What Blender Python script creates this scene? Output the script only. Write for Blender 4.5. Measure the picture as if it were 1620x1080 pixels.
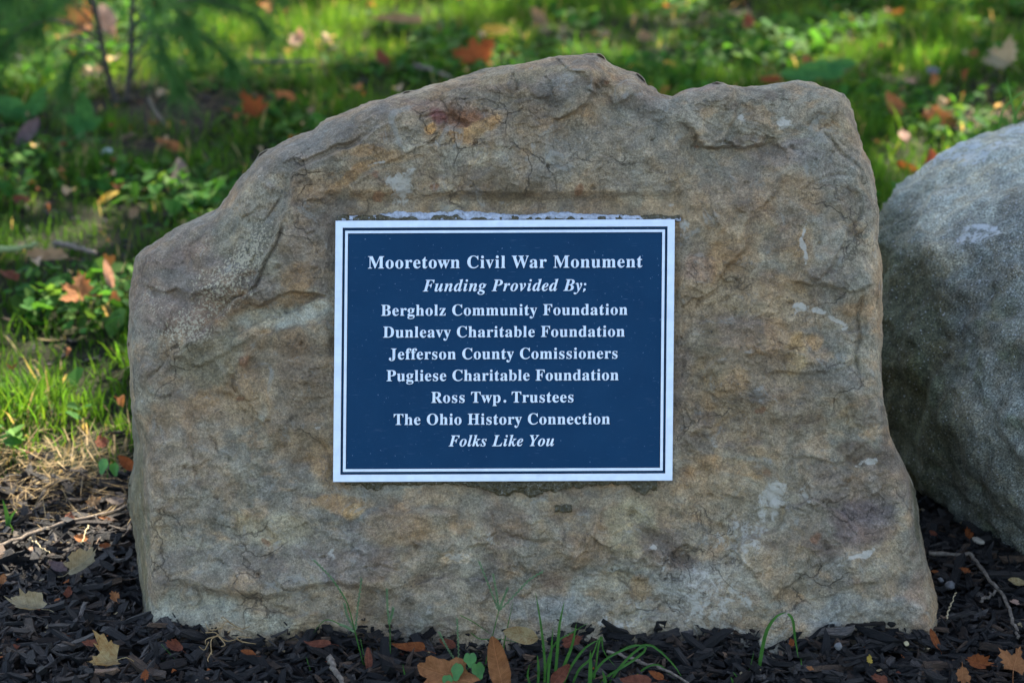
import bpy, math, random
import numpy as np
from mathutils import Vector, Matrix, Euler

for o in list(bpy.data.objects): bpy.data.objects.remove(o)
scn = bpy.context.scene
C = scn.collection
R = math.radians
rng = np.random.default_rng(7)
random.seed(7)

# ------------------------------------------------------------------ camera, light, exposure
PITCH, FPX, DF = 20.0, 3150.0, 2.37            # downward pitch, focal length in photo pixels, focus distance
CAM = np.array((0.0, -2.107, 1.14))
cd = bpy.data.cameras.new('camera'); cam = bpy.data.objects.new('camera', cd); C.objects.link(cam)
cam.location = CAM; cam.rotation_euler = (R(90-PITCH), 0, 0)
cd.sensor_width = 36; cd.lens = 70; cd.clip_start = .05; cd.clip_end = 500
cd.dof.use_dof = True; cd.dof.focus_distance = 2.36; cd.dof.aperture_fstop = 4.4; cd.dof.aperture_blades = 9
scn.camera = cam

SUN_AZ, SUN_EL = R(24), R(43)                  # azimuth from +Y towards +X
SUN = np.array((math.sin(SUN_AZ)*math.cos(SUN_EL), math.cos(SUN_AZ)*math.cos(SUN_EL), math.sin(SUN_EL)))
world = bpy.data.worlds.new('World'); scn.world = world; world.use_nodes = True
wn = world.node_tree.nodes; bg = wn['Background']
sky = wn.new('ShaderNodeTexSky'); sky.sky_type = 'NISHITA'; sky.sun_disc = False
sky.sun_elevation = SUN_EL; sky.sun_rotation = SUN_AZ
sky.air_density = 1.0; sky.dust_density = 2.2; sky.ozone_density = 1.0
world.node_tree.links.new(sky.outputs[0], bg.inputs[0]); bg.inputs[1].default_value = .112
sd = bpy.data.lights.new('sun', 'SUN'); sd.energy = 5.0; sd.angle = R(.45); sd.color = (1, .92, .78)
sun = bpy.data.objects.new('sun', sd); C.objects.link(sun)
sun.rotation_euler = Vector(SUN).to_track_quat('Z', 'Y').to_euler()
vs = scn.view_settings; vs.view_transform = 'Standard'; vs.look = 'None'; vs.exposure = 2.42; vs.gamma = 1
vs.use_curve_mapping = False

# ------------------------------------------------------------------ helpers
EX = np.array((1., 0, 0)); EY = np.array((0, math.sin(R(PITCH)), math.cos(R(PITCH)))); EZ = np.array((0, -math.cos(R(PITCH)), math.sin(R(PITCH))))

def ray(px, py):
    px = np.asarray(px, float); py = np.asarray(py, float)
    return (px[..., None]-810)/FPX*EX - (py[..., None]-540)/FPX*EY - EZ
def at_depth(px, py, d): return CAM + ray(px, py)*np.asarray(d, float)[..., None]
def on_plane(px, py, h=0.0):
    r = ray(px, py); t = (h-CAM[2])/r[..., 2]
    return CAM + r*t[..., None]
def on_wall(px, py, y):
    r = ray(px, py); t = (y-CAM[1])/r[..., 1]
    return CAM + r*np.asarray(t)[..., None]

def hash3(i, j, k, s):
    h = (i.astype(np.int64)*374761393 + j.astype(np.int64)*668265263 + k.astype(np.int64)*2147483647 + s*974634777) & 0xffffffff
    h = ((h ^ (h >> 13))*1274126177) & 0xffffffff
    h = ((h ^ (h >> 16))*2246822519) & 0xffffffff
    return ((h ^ (h >> 15)) & 0xffffff)/8388607.5-1
def vnoise(P, s=0):
    Pi = np.floor(P); f = P-Pi; Pi = Pi.astype(np.int64); f = f*f*f*(f*(f*6-15)+10)
    r = 0
    for a in (0, 1):
        wa = f[:, 0] if a else 1-f[:, 0]
        for b in (0, 1):
            wb = f[:, 1] if b else 1-f[:, 1]
            for c in (0, 1):
                wc = f[:, 2] if c else 1-f[:, 2]
                r = r + wa*wb*wc*hash3(Pi[:, 0]+a, Pi[:, 1]+b, Pi[:, 2]+c, s)
    return r
ROT = np.array(Euler((.5, .8, 1.1)).to_matrix())
def fbm(P, freq, octv=4, s=0, gain=.5, ridged=False):
    P = np.asarray(P, float)
    if P.shape[1] == 2: P = np.concatenate([P, np.zeros((len(P), 1))], 1)
    Q = P*freq; amp = 1; r = 0; tot = 0
    for k in range(octv):
        Q = Q @ ROT + 17.3
        n = vnoise(Q, s+k)
        if ridged: n = 1-2*np.abs(n)
        r = r + amp*n; tot += amp; amp *= gain; Q = Q*2.03
    return r/tot*1.6
def sstep(a, b, x):
    t = np.clip((x-a)/(b-a), 0, 1); return t*t*(3-2*t)

def mesh_np(name, V, F, mat, attrs=None, smooth=False, loc=(0, 0, 0), mat_ids=None):
    V = np.asarray(V, np.float32)-np.asarray(loc, np.float32); 
    groups = F if isinstance(F, list) else [F]
    groups = [np.asarray(g, np.int32) for g in groups if len(g)]
    me = bpy.data.meshes.new(name)
    me.vertices.add(len(V)); me.vertices.foreach_set('co', V.ravel())
    nl = sum(g.size for g in groups); nf = sum(len(g) for g in groups)
    me.loops.add(nl); me.loops.foreach_set('vertex_index', np.concatenate([g.ravel() for g in groups]))
    me.polygons.add(nf)
    sizes = np.concatenate([np.full(len(g), g.shape[1], np.int32) for g in groups])
    st = np.concatenate([[0], np.cumsum(sizes)[:-1]]).astype(np.int32)
    me.polygons.foreach_set('loop_start', st); me.polygons.foreach_set('loop_total', sizes)
    me.polygons.foreach_set('use_smooth', np.full(nf, smooth))
    me.update(calc_edges=True)
    for k, a in (attrs or {}).items():
        a = np.asarray(a, np.float32)
        if a.ndim == 1: a = np.stack([a, a, a], 1)
        at = me.attributes.new(k, 'FLOAT_COLOR', 'POINT')
        at.data.foreach_set('color', np.concatenate([a, np.ones((len(a), 1), np.float32)], 1).ravel())
    for m in (mat if isinstance(mat, (list, tuple)) else [mat]): me.materials.append(m)
    return me
def obj(name, me, parent=None, loc=(0, 0, 0), kind=None):
    o = bpy.data.objects.new(name, me); C.objects.link(o); o.location = loc
    if parent: o.parent = parent
    if kind: o['kind'] = kind
    return o
def tag(o, label, cat, group=None, kind=None):
    if label: o['label'] = label
    if cat: o['category'] = cat
    if group: o['group'] = group
    if kind: o['kind'] = kind
    return o
def empty(name, loc): return obj(name, None, None, loc)

def tube(P, rad, n=6, wob=0):
    P = np.asarray(P, float); m = len(P); rad = np.broadcast_to(np.asarray(rad, float), (m,))
    T = np.gradient(P, axis=0); T /= np.linalg.norm(T, axis=1)[:, None]+1e-9
    up = np.array((.13, .21, .97)) if abs(T[0, 2]) < .9 else np.array((.97, .1, .2))
    A = np.cross(T, up); A /= np.linalg.norm(A, axis=1)[:, None]+1e-9; B = np.cross(T, A)
    th = np.arange(n)/n*2*math.pi
    V = P[:, None]+(A[:, None]*np.cos(th)[None, :, None]+B[:, None]*np.sin(th)[None, :, None])*rad[:, None, None]
    if wob: V = V*1+rng.normal(0, wob, V.shape)*rad[:, None, None]
    V = V.reshape(-1, 3)
    i = np.arange(m-1)[:, None]*n; j = np.arange(n)[None, :]; j2 = (j+1) % n
    F = np.stack([i+j, i+j2, i+n+j2, i+n+j], -1).reshape(-1, 4)
    V = np.concatenate([V, P[:1], P[-1:]]); c0, c1 = len(V)-2, len(V)-1
    caps = [(c0, (k+1) % n, k) for k in range(n)]+[(c1, (m-1)*n+k, (m-1)*n+(k+1) % n) for k in range(n)]
    return V, F, np.array(caps)
def merge(parts):
    Vs, Qs, Ts, o = [], [], [], 0
    for V, Q, T in parts:
        Vs.append(V); 
        if len(Q): Qs.append(np.asarray(Q)+o)
        if len(T): Ts.append(np.asarray(T)+o)
        o += len(V)
    return np.concatenate(Vs), [np.concatenate(Qs) if Qs else np.zeros((0, 4), int), np.concatenate(Ts) if Ts else np.zeros((0, 3), int)]
def smooth_path(P, n=16):
    P = np.asarray(P, float); t = np.linspace(0, len(P)-1, n); out = []
    for x in t:
        i = min(int(x), len(P)-2); f = x-i
        p0, p1, p2, p3 = P[max(i-1, 0)], P[i], P[i+1], P[min(i+2, len(P)-1)]
        out.append(.5*((2*p1)+(p2-p0)*f+(2*p0-5*p1+4*p2-p3)*f*f+(3*p1-p0-3*p2+p3)*f**3))
    return np.array(out)

class NT:
    def __init__(s, name):
        s.m = bpy.data.materials.new(name); s.m.use_nodes = True; s.t = s.m.node_tree; s.n = s.t.nodes
        s.b = s.n['Principled BSDF']; s.out = s.n['Material Output']
    def L(s, a, b): s.t.links.new(a, b)
    def node(s, typ, **kw):
        x = s.n.new('ShaderNode'+typ)
        for k, v in kw.items(): setattr(x, k, v)
        return x
    def put(s, sock, v):
        if hasattr(v, 'is_output') or isinstance(v, bpy.types.NodeSocket): s.L(v, sock)
        elif isinstance(v, (tuple, list)) and len(v) == 3 and sock.type == 'RGBA': sock.default_value = (*v, 1)
        else: sock.default_value = v
    def attr(s, name): return s.node('Attribute', attribute_name=name).outputs['Color']
    def coord(s, which='Object', scale=None):
        c = s.node('TexCoord').outputs[which]
        if scale:
            m = s.node('Mapping'); s.L(c, m.inputs[0]); m.inputs['Scale'].default_value = scale; return m.outputs[0]
        return c
    def noise(s, scale, detail=4, rough=.55, vec=None, dist=0):
        x = s.node('TexNoise'); x.inputs['Scale'].default_value = scale; x.inputs['Detail'].default_value = detail
        x.inputs['Roughness'].default_value = rough; x.inputs['Distortion'].default_value = dist
        s.L(vec if vec else s.coord(), x.inputs['Vector']); return x.outputs[0]
    def ramp(s, fac, stops):
        r = s.node('ValToRGB'); e = r.color_ramp.elements
        while len(e) < len(stops): e.new(.5)
        for q, (p, c) in zip(e, stops):
            q.position = p; q.color = (*c, 1) if isinstance(c, tuple) else (c, c, c, 1)
        s.L(fac, r.inputs[0]); return r.outputs[0]
    def mix(s, f, a, b, mode='MIX'):
        x = s.node('MixRGB', blend_type=mode); s.put(x.inputs[0], f); s.put(x.inputs[1], a); s.put(x.inputs[2], b); return x.outputs[0]
    def math(s, op, a, b=0., clamp=False):
        x = s.node('Math', operation=op, use_clamp=clamp); s.put(x.inputs[0], a); s.put(x.inputs[1], b); return x.outputs[0]
    def bump(s, h, strength=.5, dist=.002, prev=None):
        x = s.node('Bump'); x.inputs['Strength'].default_value = strength; x.inputs['Distance'].default_value = dist
        s.L(h, x.inputs['Height']); 
        if prev: s.L(prev, x.inputs['Normal'])
        return x.outputs[0]
    def set(s, **kw):
        names = dict(color='Base Color', rough='Roughness', metal='Metallic', normal='Normal', spec='Specular IOR Level')
        for k, v in kw.items(): s.put(s.b.inputs[names[k]], v)
        return s.m
    def translucent(s, col, f=.35):
        tr = s.node('BsdfTranslucent'); s.put(tr.inputs[0], col); mx = s.node('MixShader'); mx.inputs[0].default_value = f
        s.L(s.b.outputs[0], mx.inputs[1]); s.L(tr.outputs[0], mx.inputs[2]); s.L(mx.outputs[0], s.out.inputs[0]); return s.m

def seg_dist(P, A, B):
    d = B-A; L = np.hypot(*d)+1e-9; t = np.clip(((P-A)@d)/L**2, 0, 1)
    q = P-(A+t[:, None]*d); return np.hypot(q[:, 0], q[:, 1]), t, d[0]*(P[:, 1]-A[1])-d[1]*(P[:, 0]-A[0]), L
def poly_sd(P, pts):
    """distance to a polyline, the side (+ = below when travelling right in the picture) and the fraction along it"""
    best = np.full(len(P), 1e9); side = np.zeros(len(P)); along = np.zeros(len(P)); acc = 0
    pts = np.asarray(pts, float); tot = np.sum(np.hypot(*np.diff(pts, axis=0).T))
    for a, b in zip(pts[:-1], pts[1:]):
        d, t, c, L = seg_dist(P, a, b); m = d < best
        best = np.where(m, d, best); side = np.where(m, np.sign(c), side); along = np.where(m, (acc+t*L)/tot, along); acc += L
    return best, side, along

# ------------------------------------------------------------------ materials
def rock_material(name, spots, fine=1.0, bumps=1.0, speck=(.05, .05, .045), lich=(.42, .38, .27), grain=False):
    t = NT(name); base = t.attr('tone'); msk = t.node('SeparateColor'); t.L(t.attr('mask'), msk.inputs[0])
    n1 = t.noise(55, 7, .62, dist=.4); n2 = t.noise(300, 4, .6); n3 = t.noise(560, 3, .75)
    g1 = t.ramp(n1, [(.25, .55), (.5, .98), (.75, 1.5)]); g2 = t.ramp(n2, [(.28, .62), (.5, 1.0), (.74, 1.42)])
    g3 = t.ramp(n3, [(.34, .58), (.66, 1.45)])
    c = t.mix(1, base, g1, 'MULTIPLY'); c = t.mix(.8*fine, c, g2, 'MULTIPLY'); c = t.mix(.8*fine, c, g3, 'MULTIPLY')
    hue = t.ramp(t.noise(22, 5, .6, dist=1.), [(.35, (1.12, .98, .82)), (.5, (1, 1, 1)), (.66, (.92, 1.0, 1.07))])
    c = t.mix(.75, c, hue, 'MULTIPLY')
    dark = t.ramp(t.noise(130, 6, .7, dist=.8), [(.62, 0.), (.70, .55)])
    c = t.mix(dark, c, speck)
    if not grain:
        sw = t.noise(13, 9, .68, dist=2.2); c = t.mix(t.ramp(sw, [(.57, 0.), (.64, .35), (.70, .05)]), c, (.40, .29, .17))
        sw2 = t.noise(17, 9, .7, dist=2.6); c = t.mix(t.ramp(sw2, [(.575, 0.), (.62, .42), (.67, .05)]), c, (.15, .12, .09))
        sw3 = t.noise(21, 9, .72, dist=1.6); c = t.mix(t.ramp(sw3, [(.58, 0.), (.66, .5)]), c, (.36, .33, .26))
        wv = t.noise(9, 5, .6); mpv = t.node('Mapping'); t.L(t.coord(), mpv.inputs[0])
        ad = t.node('VectorMath', operation='ADD'); nz = t.node('TexNoise'); nz.inputs['Scale'].default_value = 16; nz.inputs['Detail'].default_value = 7; t.L(t.coord(), nz.inputs['Vector'])
        scv = t.node('VectorMath', operation='SCALE'); t.L(nz.outputs['Color'], scv.inputs[0]); scv.inputs['Scale'].default_value = .11
        t.L(t.coord(), ad.inputs[0]); t.L(scv.outputs[0], ad.inputs[1])
        vo = t.node('TexVoronoi', feature='DISTANCE_TO_EDGE'); vo.inputs['Scale'].default_value = 17; t.L(ad.outputs[0], vo.inputs['Vector'])
        crk = t.math('MULTIPLY', t.ramp(vo.outputs['Distance'], [(0., 1.), (.022, 0.)]), t.ramp(wv, [(.52, 0.), (.62, 1.)]))
        c = t.mix(t.math('MULTIPLY', crk, .55), c, (.05, .038, .028))
    if grain: c = t.mix(1, c, t.ramp(t.noise(430, 3, .7), [(.36, .40), (.5, .95), (.64, 1.75)]), 'MULTIPLY')
    pv = t.node('TexVoronoi'); pv.inputs['Scale'].default_value = 120; t.L(t.coord(), pv.inputs['Vector'])
    pit = t.math('MULTIPLY', t.ramp(pv.outputs['Distance'], [(.10, 1.), (.20, 0.)]), t.ramp(t.noise(33, 3, .6), [(.52, 0.), (.6, 1.)])); c = t.mix(t.math('MULTIPLY', pit, .6), c, speck)
    # pale crust
    cr = t.math('ADD', msk.outputs[0], t.math('MULTIPLY', t.math('SUBTRACT', t.noise(75, 7, .72, dist=.6), .5), 1.9))
    cr = t.ramp(cr, [(.50, 0.), (.70, .78)])
    c = t.mix(cr, c, spots)
    # lichen specks
    w = t.node('TexNoise'); w.inputs['Scale'].default_value = 330; w.inputs['Detail'].default_value = 2; t.L(t.coord(), w.inputs['Vector'])
    li = t.math('ADD', msk.outputs[1], t.math('MULTIPLY', t.math('SUBTRACT', w.outputs[0], .5), 2.4))
    li = t.ramp(li, [(.57, 0.), (.70, .75)])
    c = t.mix(li, c, lich)
    h = t.math('ADD', t.math('MULTIPLY', n1, .9), t.math('MULTIPLY', n2, .35))
    h = t.math('ADD', h, t.math('MULTIPLY', n3, .12))
    if not grain: h = t.math('SUBTRACT', t.math('ADD', h, t.math('MULTIPLY', sw2, 1.2)), t.math('MULTIPLY', crk, .35))
    h = t.math('ADD', h, t.math('MULTIPLY', cr, .05)); h = t.math('ADD', h, t.math('MULTIPLY', li, .12))
    return t.set(color=c, rough=.88, spec=.25, normal=t.bump(h, 1.0*bumps, .0055))
M_rock = rock_material('sandstone', (.56, .49, .38), lich=(.54, .44, .28))
M_boulder = rock_material('grey_sandstone', (.5, .5, .47), bumps=.8, speck=(.045, .05, .05), lich=(.5, .5, .48), grain=True)

t = NT('soil'); pos = t.coord('Object')
M_ground = t.set(color=t.mix(t.attr('tone'), t.ramp(t.noise(60, 6, .7), [(.3, (.012, .010, .008)), (.7, (.045, .035, .026))]),
                 t.ramp(t.noise(9, 8, .7), [(.3, (.008, .009, .005)), (.55, (.022, .024, .010)), (.75, (.06, .05, .028))])),
                 rough=.95, spec=.1, normal=t.bump(t.noise(70, 6, .7), .8, .01))

t = NT('mulch_wood'); v = t.coord('Object')
mp = t.node('Mapping'); mp.inputs['Scale'].default_value = (90, 900, 900); t.L(t.attr('grain'), mp.inputs[0]); gr = t.noise(1., 4, .7, vec=mp.outputs[0])
c = t.mix(1, t.attr('tone'), t.ramp(gr, [(.3, .35), (.52, 1.), (.68, 2.6)]), 'MULTIPLY')
c = t.mix(1, c, t.ramp(t.noise(70, 3, .6), [(.3, (.8, .82, .88)), (.7, (1.25, 1.12, 1.0))]), 'MULTIPLY')
M_mulch = t.set(color=c, rough=.72, spec=.3, normal=t.bump(gr, 1., .003))

t = NT('grass_blade'); c = t.attr('tone')
t.set(color=c, rough=.75, spec=.1); M_grass = t.translucent(t.mix(1, c, (1.5, 1.35, .7), 'MULTIPLY'), .45)
t = NT('bark'); c = t.ramp(t.noise(90, 6, .7, vec=t.coord('Object', (1, 1, .25))), [(.3, (.03, .022, .016)), (.7, (.14, .11, .085))])
M_bark = t.set(color=c, rough=.9, normal=t.bump(t.noise(160, 4, .6), .8, .004))
def twig_mat(name, a, b):
    t = NT(name); c = t.ramp(t.noise(180, 5, .7), [(.32, a), (.68, b)])
    return t.set(color=c, rough=.85, spec=.2, normal=t.bump(t.noise(400, 4, .6), .7, .0015))
M_twig = twig_mat('grey_twig', (.06, .045, .035), (.24, .19, .14))
M_straw = twig_mat('straw', (.3, .22, .11), (.52, .42, .25))
M_pebble = twig_mat('pebble', (.42, .42, .42), (.62, .62, .62))
M_greyst = twig_mat('grey_pebble', (.09, .085, .08), (.2, .185, .17))

def leaf_mat(name, a, b, spot=.35):
    t = NT(name); co = t.coord('Object'); s = t.node('SeparateXYZ'); t.L(co, s.inputs[0])
    ax = t.math('ABSOLUTE', s.outputs[0])
    lines = t.math('ABSOLUTE', t.math('SINE', t.math('MULTIPLY', t.math('SUBTRACT', s.outputs[1], t.math('MULTIPLY', ax, .8)), 20.)))
    vein = t.ramp(lines, [(0., 1.), (.14, 0.)])
    mid = t.ramp(ax, [(0., 1.), (.025, 0.)]); vein = t.mix(1, vein, mid, 'LIGHTEN')
    n = t.noise(3.2, 7, .68, dist=.5)
    c = t.ramp(n, [(.3, a), (.68, b)])
    c = t.mix(t.math('MULTIPLY', vein, .4), c, tuple(min(1, x*1.7+.03) for x in b))
    sp = t.ramp(t.noise(9, 5, .75), [(.6, 0.), (.68, spot)]); c = t.mix(sp, c, tuple(x*.22 for x in a))
    t.set(color=c, rough=.75, spec=.15, normal=t.bump(t.math('ADD', t.math('MULTIPLY', vein, -.5), n), .6, .03))
    return t.translucent(t.mix(1, c, (1.3, 1., .7), 'MULTIPLY'), .28)
LM = dict(orange=leaf_mat('leaf_orange', (.22, .085, .03), (.44, .185, .07)), rust=leaf_mat('leaf_rust', (.15, .04, .014), (.34, .105, .03)),
          tan=leaf_mat('leaf_tan', (.22, .13, .06), (.42, .27, .14)), yellow=leaf_mat('leaf_yellow', (.36, .22, .03), (.6, .42, .08)),
          redbrown=leaf_mat('leaf_redbrown', (.10, .032, .018), (.26, .085, .045)), pale=leaf_mat('leaf_pale', (.24, .19, .10), (.46, .38, .23)),
          grey=leaf_mat('leaf_grey', (.12, .09, .075), (.27, .22, .18)), pink=leaf_mat('leaf_pink', (.34, .19, .13), (.58, .36, .26)),
          green=leaf_mat('leaf_green', (.035, .13, .03), (.09, .26, .06), .1), mottled=leaf_mat('leaf_mottled', (.28, .15, .05), (.5, .40, .20), .5),
          purple=leaf_mat('leaf_purple', (.09, .06, .06), (.22, .15, .14)))

# ------------------------------------------------------------------ ground
def gz(x, y):
    P = np.stack([np.asarray(x, float).ravel(), np.asarray(y, float).ravel()], 1)
    z = .010*fbm(P, 1.3, 3, 3)+.006*fbm(P, 7, 3, 9)
    z = z - .025*sstep(.55, .35, P[:, 1]) + .022*sstep(.45, 1.2, P[:, 1]) + .03*sstep(.8, 3, P[:, 1])
    return z.reshape(np.shape(x))
def bed_edge(x):
    x = np.asarray(x, float); P = np.stack([x.ravel(), x.ravel()*0], 1)
    return (.44+.05*fbm(P, 3.1, 3, 21)).reshape(x.shape)
BARE = [(-.90, 2.50, .30, .22), (-.88, 2.15, .14, .10), (-.62, 2.55, .22, .12), (-1.2, 1.75, .10, .07), (1.12, 2.4, .18, .1), (.3, 3.1, .2, .08)]
def lawn(x, y):
    P = np.stack([x, y], 1); n = fbm(P, 2.4, 4, 31)
    m = sstep(-.03, .10, y-bed_edge(x)+.03*n)
    for bx, by, rx, ry in BARE:
        d = np.hypot((x-bx)/rx, (y-by)/ry)+.35*n
        m = m*sstep(.6, 1.1, d)
    return m
a = np.linspace(-1, 1, 260); gx = 2.6*a+70*np.sign(a)*np.abs(a)**9; gy = .9+4.2*a+70*np.sign(a)*np.abs(a)**9
X, Y = np.meshgrid(gx, gy); Z = gz(X, Y); V = np.stack([X, Y, Z], -1).reshape(-1, 3)
i = np.arange(259)[:, None]*260; j = np.arange(259)[None]
F = np.stack([i+j, i+j+1, i+261+j, i+260+j], -1).reshape(-1, 4)
obj('ground', mesh_np('ground', V, F, M_ground, {'tone': lawn(V[:, 0], V[:, 1])}, True), kind='structure')

# ------------------------------------------------------------------ the plaque stone
OUT = np.array([(222, 1068), (212, 1015), (224, 960), (219, 900), (212, 850), (203, 800), (204, 770), (210, 735), (212, 700), (208, 640), (205, 585), (203, 540), (203, 500), (206, 450), (212, 408), (222, 395),
 (240, 386), (262, 369), (282, 358), (300, 349), (322, 341), (345, 329), (360, 310), (374, 287), (384, 276), (395, 266), (408, 248), (420, 238), (440, 227), (460, 217), (480, 210), (495, 206), (506, 194), (520, 187),
 (540, 180), (560, 170), (585, 161), (610, 155), (630, 149), (655, 144), (680, 135), (700, 130), (730, 120), (760, 112), (785, 105), (800, 103), (830, 99), (860, 93), (880, 89), (905, 87), (930, 86), (950, 86),
 (957, 90), (964, 98), (975, 106), (985, 110), (1000, 114), (1012, 118), (1019, 127), (1024, 137), (1034, 140), (1042, 148), (1052, 152), (1063, 153), (1078, 144), (1090, 140), (1112, 137), (1133, 130), (1145, 131), (1170, 136),
 (1200, 137), (1222, 133), (1245, 130), (1262, 127), (1285, 130), (1300, 136), (1318, 142), (1333, 149), (1343, 161), (1350, 176), (1356, 195), (1361, 218), (1366, 240), (1375, 256), (1381, 275), (1385, 300), (1390, 330),
 (1391, 360), (1390, 385), (1394, 405), (1396, 440), (1395, 480), (1396, 520), (1395, 560), (1395, 600), (1398, 640), (1403, 662), (1410, 690), (1420, 712), (1430, 732), (1440, 755), (1448, 775), (1452, 800), (1456, 830), (1462, 862),
 (1467, 885), (1473, 910), (1480, 935), (1484, 955), (1485, 990), (1478, 1030), (1465, 1068), (1200, 1075), (800, 1078), (450, 1075)], float)
CX, CY = 800., 585.
def outline_radius(th, pts, c):
    q = pts-np.array(c); ang = np.arctan2(q[:, 1], q[:, 0]); rr = np.hypot(q[:, 0], q[:, 1])
    out = np.empty(len(th)); a2 = np.roll(ang, -1); q2 = np.roll(q, -1, 0)
    D = np.stack([np.cos(th), np.sin(th)], 1); out[:] = 0
    for (p, r_) in zip(q, q2):
        e = r_-p; den = D[:, 0]*e[1]-D[:, 1]*e[0]; den = np.where(np.abs(den) < 1e-9, 1e-9, den)
        t_ = (p[0]*e[1]-p[1]*e[0])/den; u_ = (p[0]*D[:, 1]-p[1]*D[:, 0])/den
        ok = (t_ > 0) & (u_ >= -1e-6) & (u_ <= 1+1e-6); out = np.where(ok, np.maximum(out, t_), out)
    return out
N = 1400
th = np.linspace(0, 2*math.pi, N, endpoint=False)
# equalise arc length a little: denser angles where the outline is far away
Rr = outline_radius(th, OUT, (CX, CY)); cum = np.cumsum(np.hypot(Rr, np.gradient(Rr, th)))
th = np.interp(np.linspace(0, cum[-1], N, endpoint=False), cum, th)
Rr = outline_radius(th, OUT, (CX, CY))
oc = np.stack([np.cos(th)*Rr, np.sin(th)*Rr], 1)+(CX, CY)
Rr = Rr+2.2*fbm(oc, 1/26, 4, 5)+1.0*fbm(oc, 1/7, 3, 6)
rings = np.concatenate([[.03, .12, .22, .30], np.linspace(.34, 1, 265)])
G = rings[:, None]*Rr[None]
px = (CX+G*np.cos(th)).ravel(); py = (CY+G*np.sin(th)).ravel()
P = np.stack([px, py], 1)
edge, _, _ = poly_sd(P, np.concatenate([oc[::8], oc[:1]]))
edge[-N:] = 0
W = P+np.stack([7*fbm(P, 1/45, 4, 11), 7*fbm(P, 1/45, 4, 12)], 1)
def ledge(pts, h, w, fall, warp=1.):
    d, s, al = poly_sd(W if warp else P, pts)
    return h*sstep(-w*.25, w, d*s)*np.exp(-np.maximum(d*s, 0)/fall)*sstep(0, .12, al)*sstep(1, .88, al)
def crack(pts, dep, w):
    d, s, al = poly_sd(W, pts)
    return -dep*np.exp(-(d/w)**2)*sstep(0, .1, al)*sstep(1, .9, al)
def bump(x, y, rx, ry, ang, h, p=2.):
    c_, s_ = math.cos(R(ang)), math.sin(R(ang)); dx, dy = W[:, 0]-x, W[:, 1]-y
    return h*np.exp(-((np.abs(dx*c_+dy*s_)/rx)**p+(np.abs(-dx*s_+dy*c_)/ry)**p))
H = .016*fbm(P, 1/300, 3, 41)+.007*fbm(P, 1/95, 4, 42)
mid = fbm(W, 1/60, 5, 43, .55)
# bedding flakes: a terraced field gives crisp little scarps
def terrace(f, n, sharp=.16):
    q = f*n; k = np.floor(q); r_ = q-k; return (k+sstep(.5-sharp, .5+sharp, r_))/n
stretch = np.stack([W[:, 0]*.55+W[:, 1]*.35, W[:, 1]*1.0-W[:, 0]*.25], 1)
te = fbm(stretch, 1/110, 5, 44, .55); tm = sstep(-.15, .35, fbm(P, 1/140, 2, 45))
H += .0095*tm*(terrace(te, 5, .07)) + .004*(terrace(fbm(stretch, 1/60, 4, 46), 5, .08))*sstep(-.1, .4, fbm(P, 1/100, 2, 47))
H += .0032*mid + .0012*fbm(P, 1/12, 4, 48, .6) + .0010*fbm(stretch, 1/26, 4, 49, .6, True)
# broken facets: each patch of the face is its own slightly tilted plane
rf = np.random.default_rng(5); seeds = np.stack([rf.uniform(190, 1500, 70), rf.uniform(80, 1080, 70)], 1); gr = rf.normal(0, 1, (70, 3))
W2 = P+np.stack([34*fbm(P, 1/70, 5, 13), 34*fbm(P, 1/70, 5, 14)], 1)
d1 = np.full(len(P), 1e9); d2 = d1.copy(); v1 = np.zeros(len(P)); v2 = v1.copy()
for (sx_, sy_), g_ in zip(seeds, gr):
    dx_, dy_ = W2[:, 0]-sx_, W2[:, 1]-sy_; d_ = np.hypot(dx_*.8, dy_); val = .0030*g_[0]+(g_[1]*dx_+g_[2]*dy_)*4.2e-5
    m1 = d_ < d1; m2 = ~m1 & (d_ < d2)
    d2 = np.where(m1, d1, np.where(m2, d_, d2)); v2 = np.where(m1, v1, np.where(m2, val, v2)); v1 = np.where(m1, val, v1); d1 = np.where(m1, d_, d1)
bw = 4+22*sstep(-.3, .4, fbm(P, 1/120, 3, 15)); wt = .5*sstep(1, 0, (d2-d1)/bw)
H += np.clip(v1*(1-wt)+v2*wt, -.012, .012)
# upper-left facet falls away behind a diagonal ridge
dg = [(225, 612), (268, 566), (312, 528), (352, 492), (392, 452), (420, 410), (436, 362), (446, 320), (462, 276), (500, 250), (560, 222), (640, 180)]
d, s, al = poly_sd(W, dg); H -= .055*sstep(0, 150, -d*s)*(s < 0)
H += ledge(dg, .011, 4, 45)
H += ledge([(470, 470), (430, 515), (385, 545), (300, 590)], .006, 5, 30) + crack([(345, 505), (372, 470), (405, 450), (432, 405), (450, 350)], .008, 3.0)
H += crack([(232, 600), (262, 575), (300, 545), (332, 512)], .005, 2.6)
H += ledge([(532, 474), (500, 468), (462, 469), (432, 474), (400, 492)], .010, 4, 40) + bump(455, 498, 75, 17, -3, -.010)
H += ledge([(398, 528), (440, 520), (490, 517), (532, 510)], .007, 4, 35)
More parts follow.
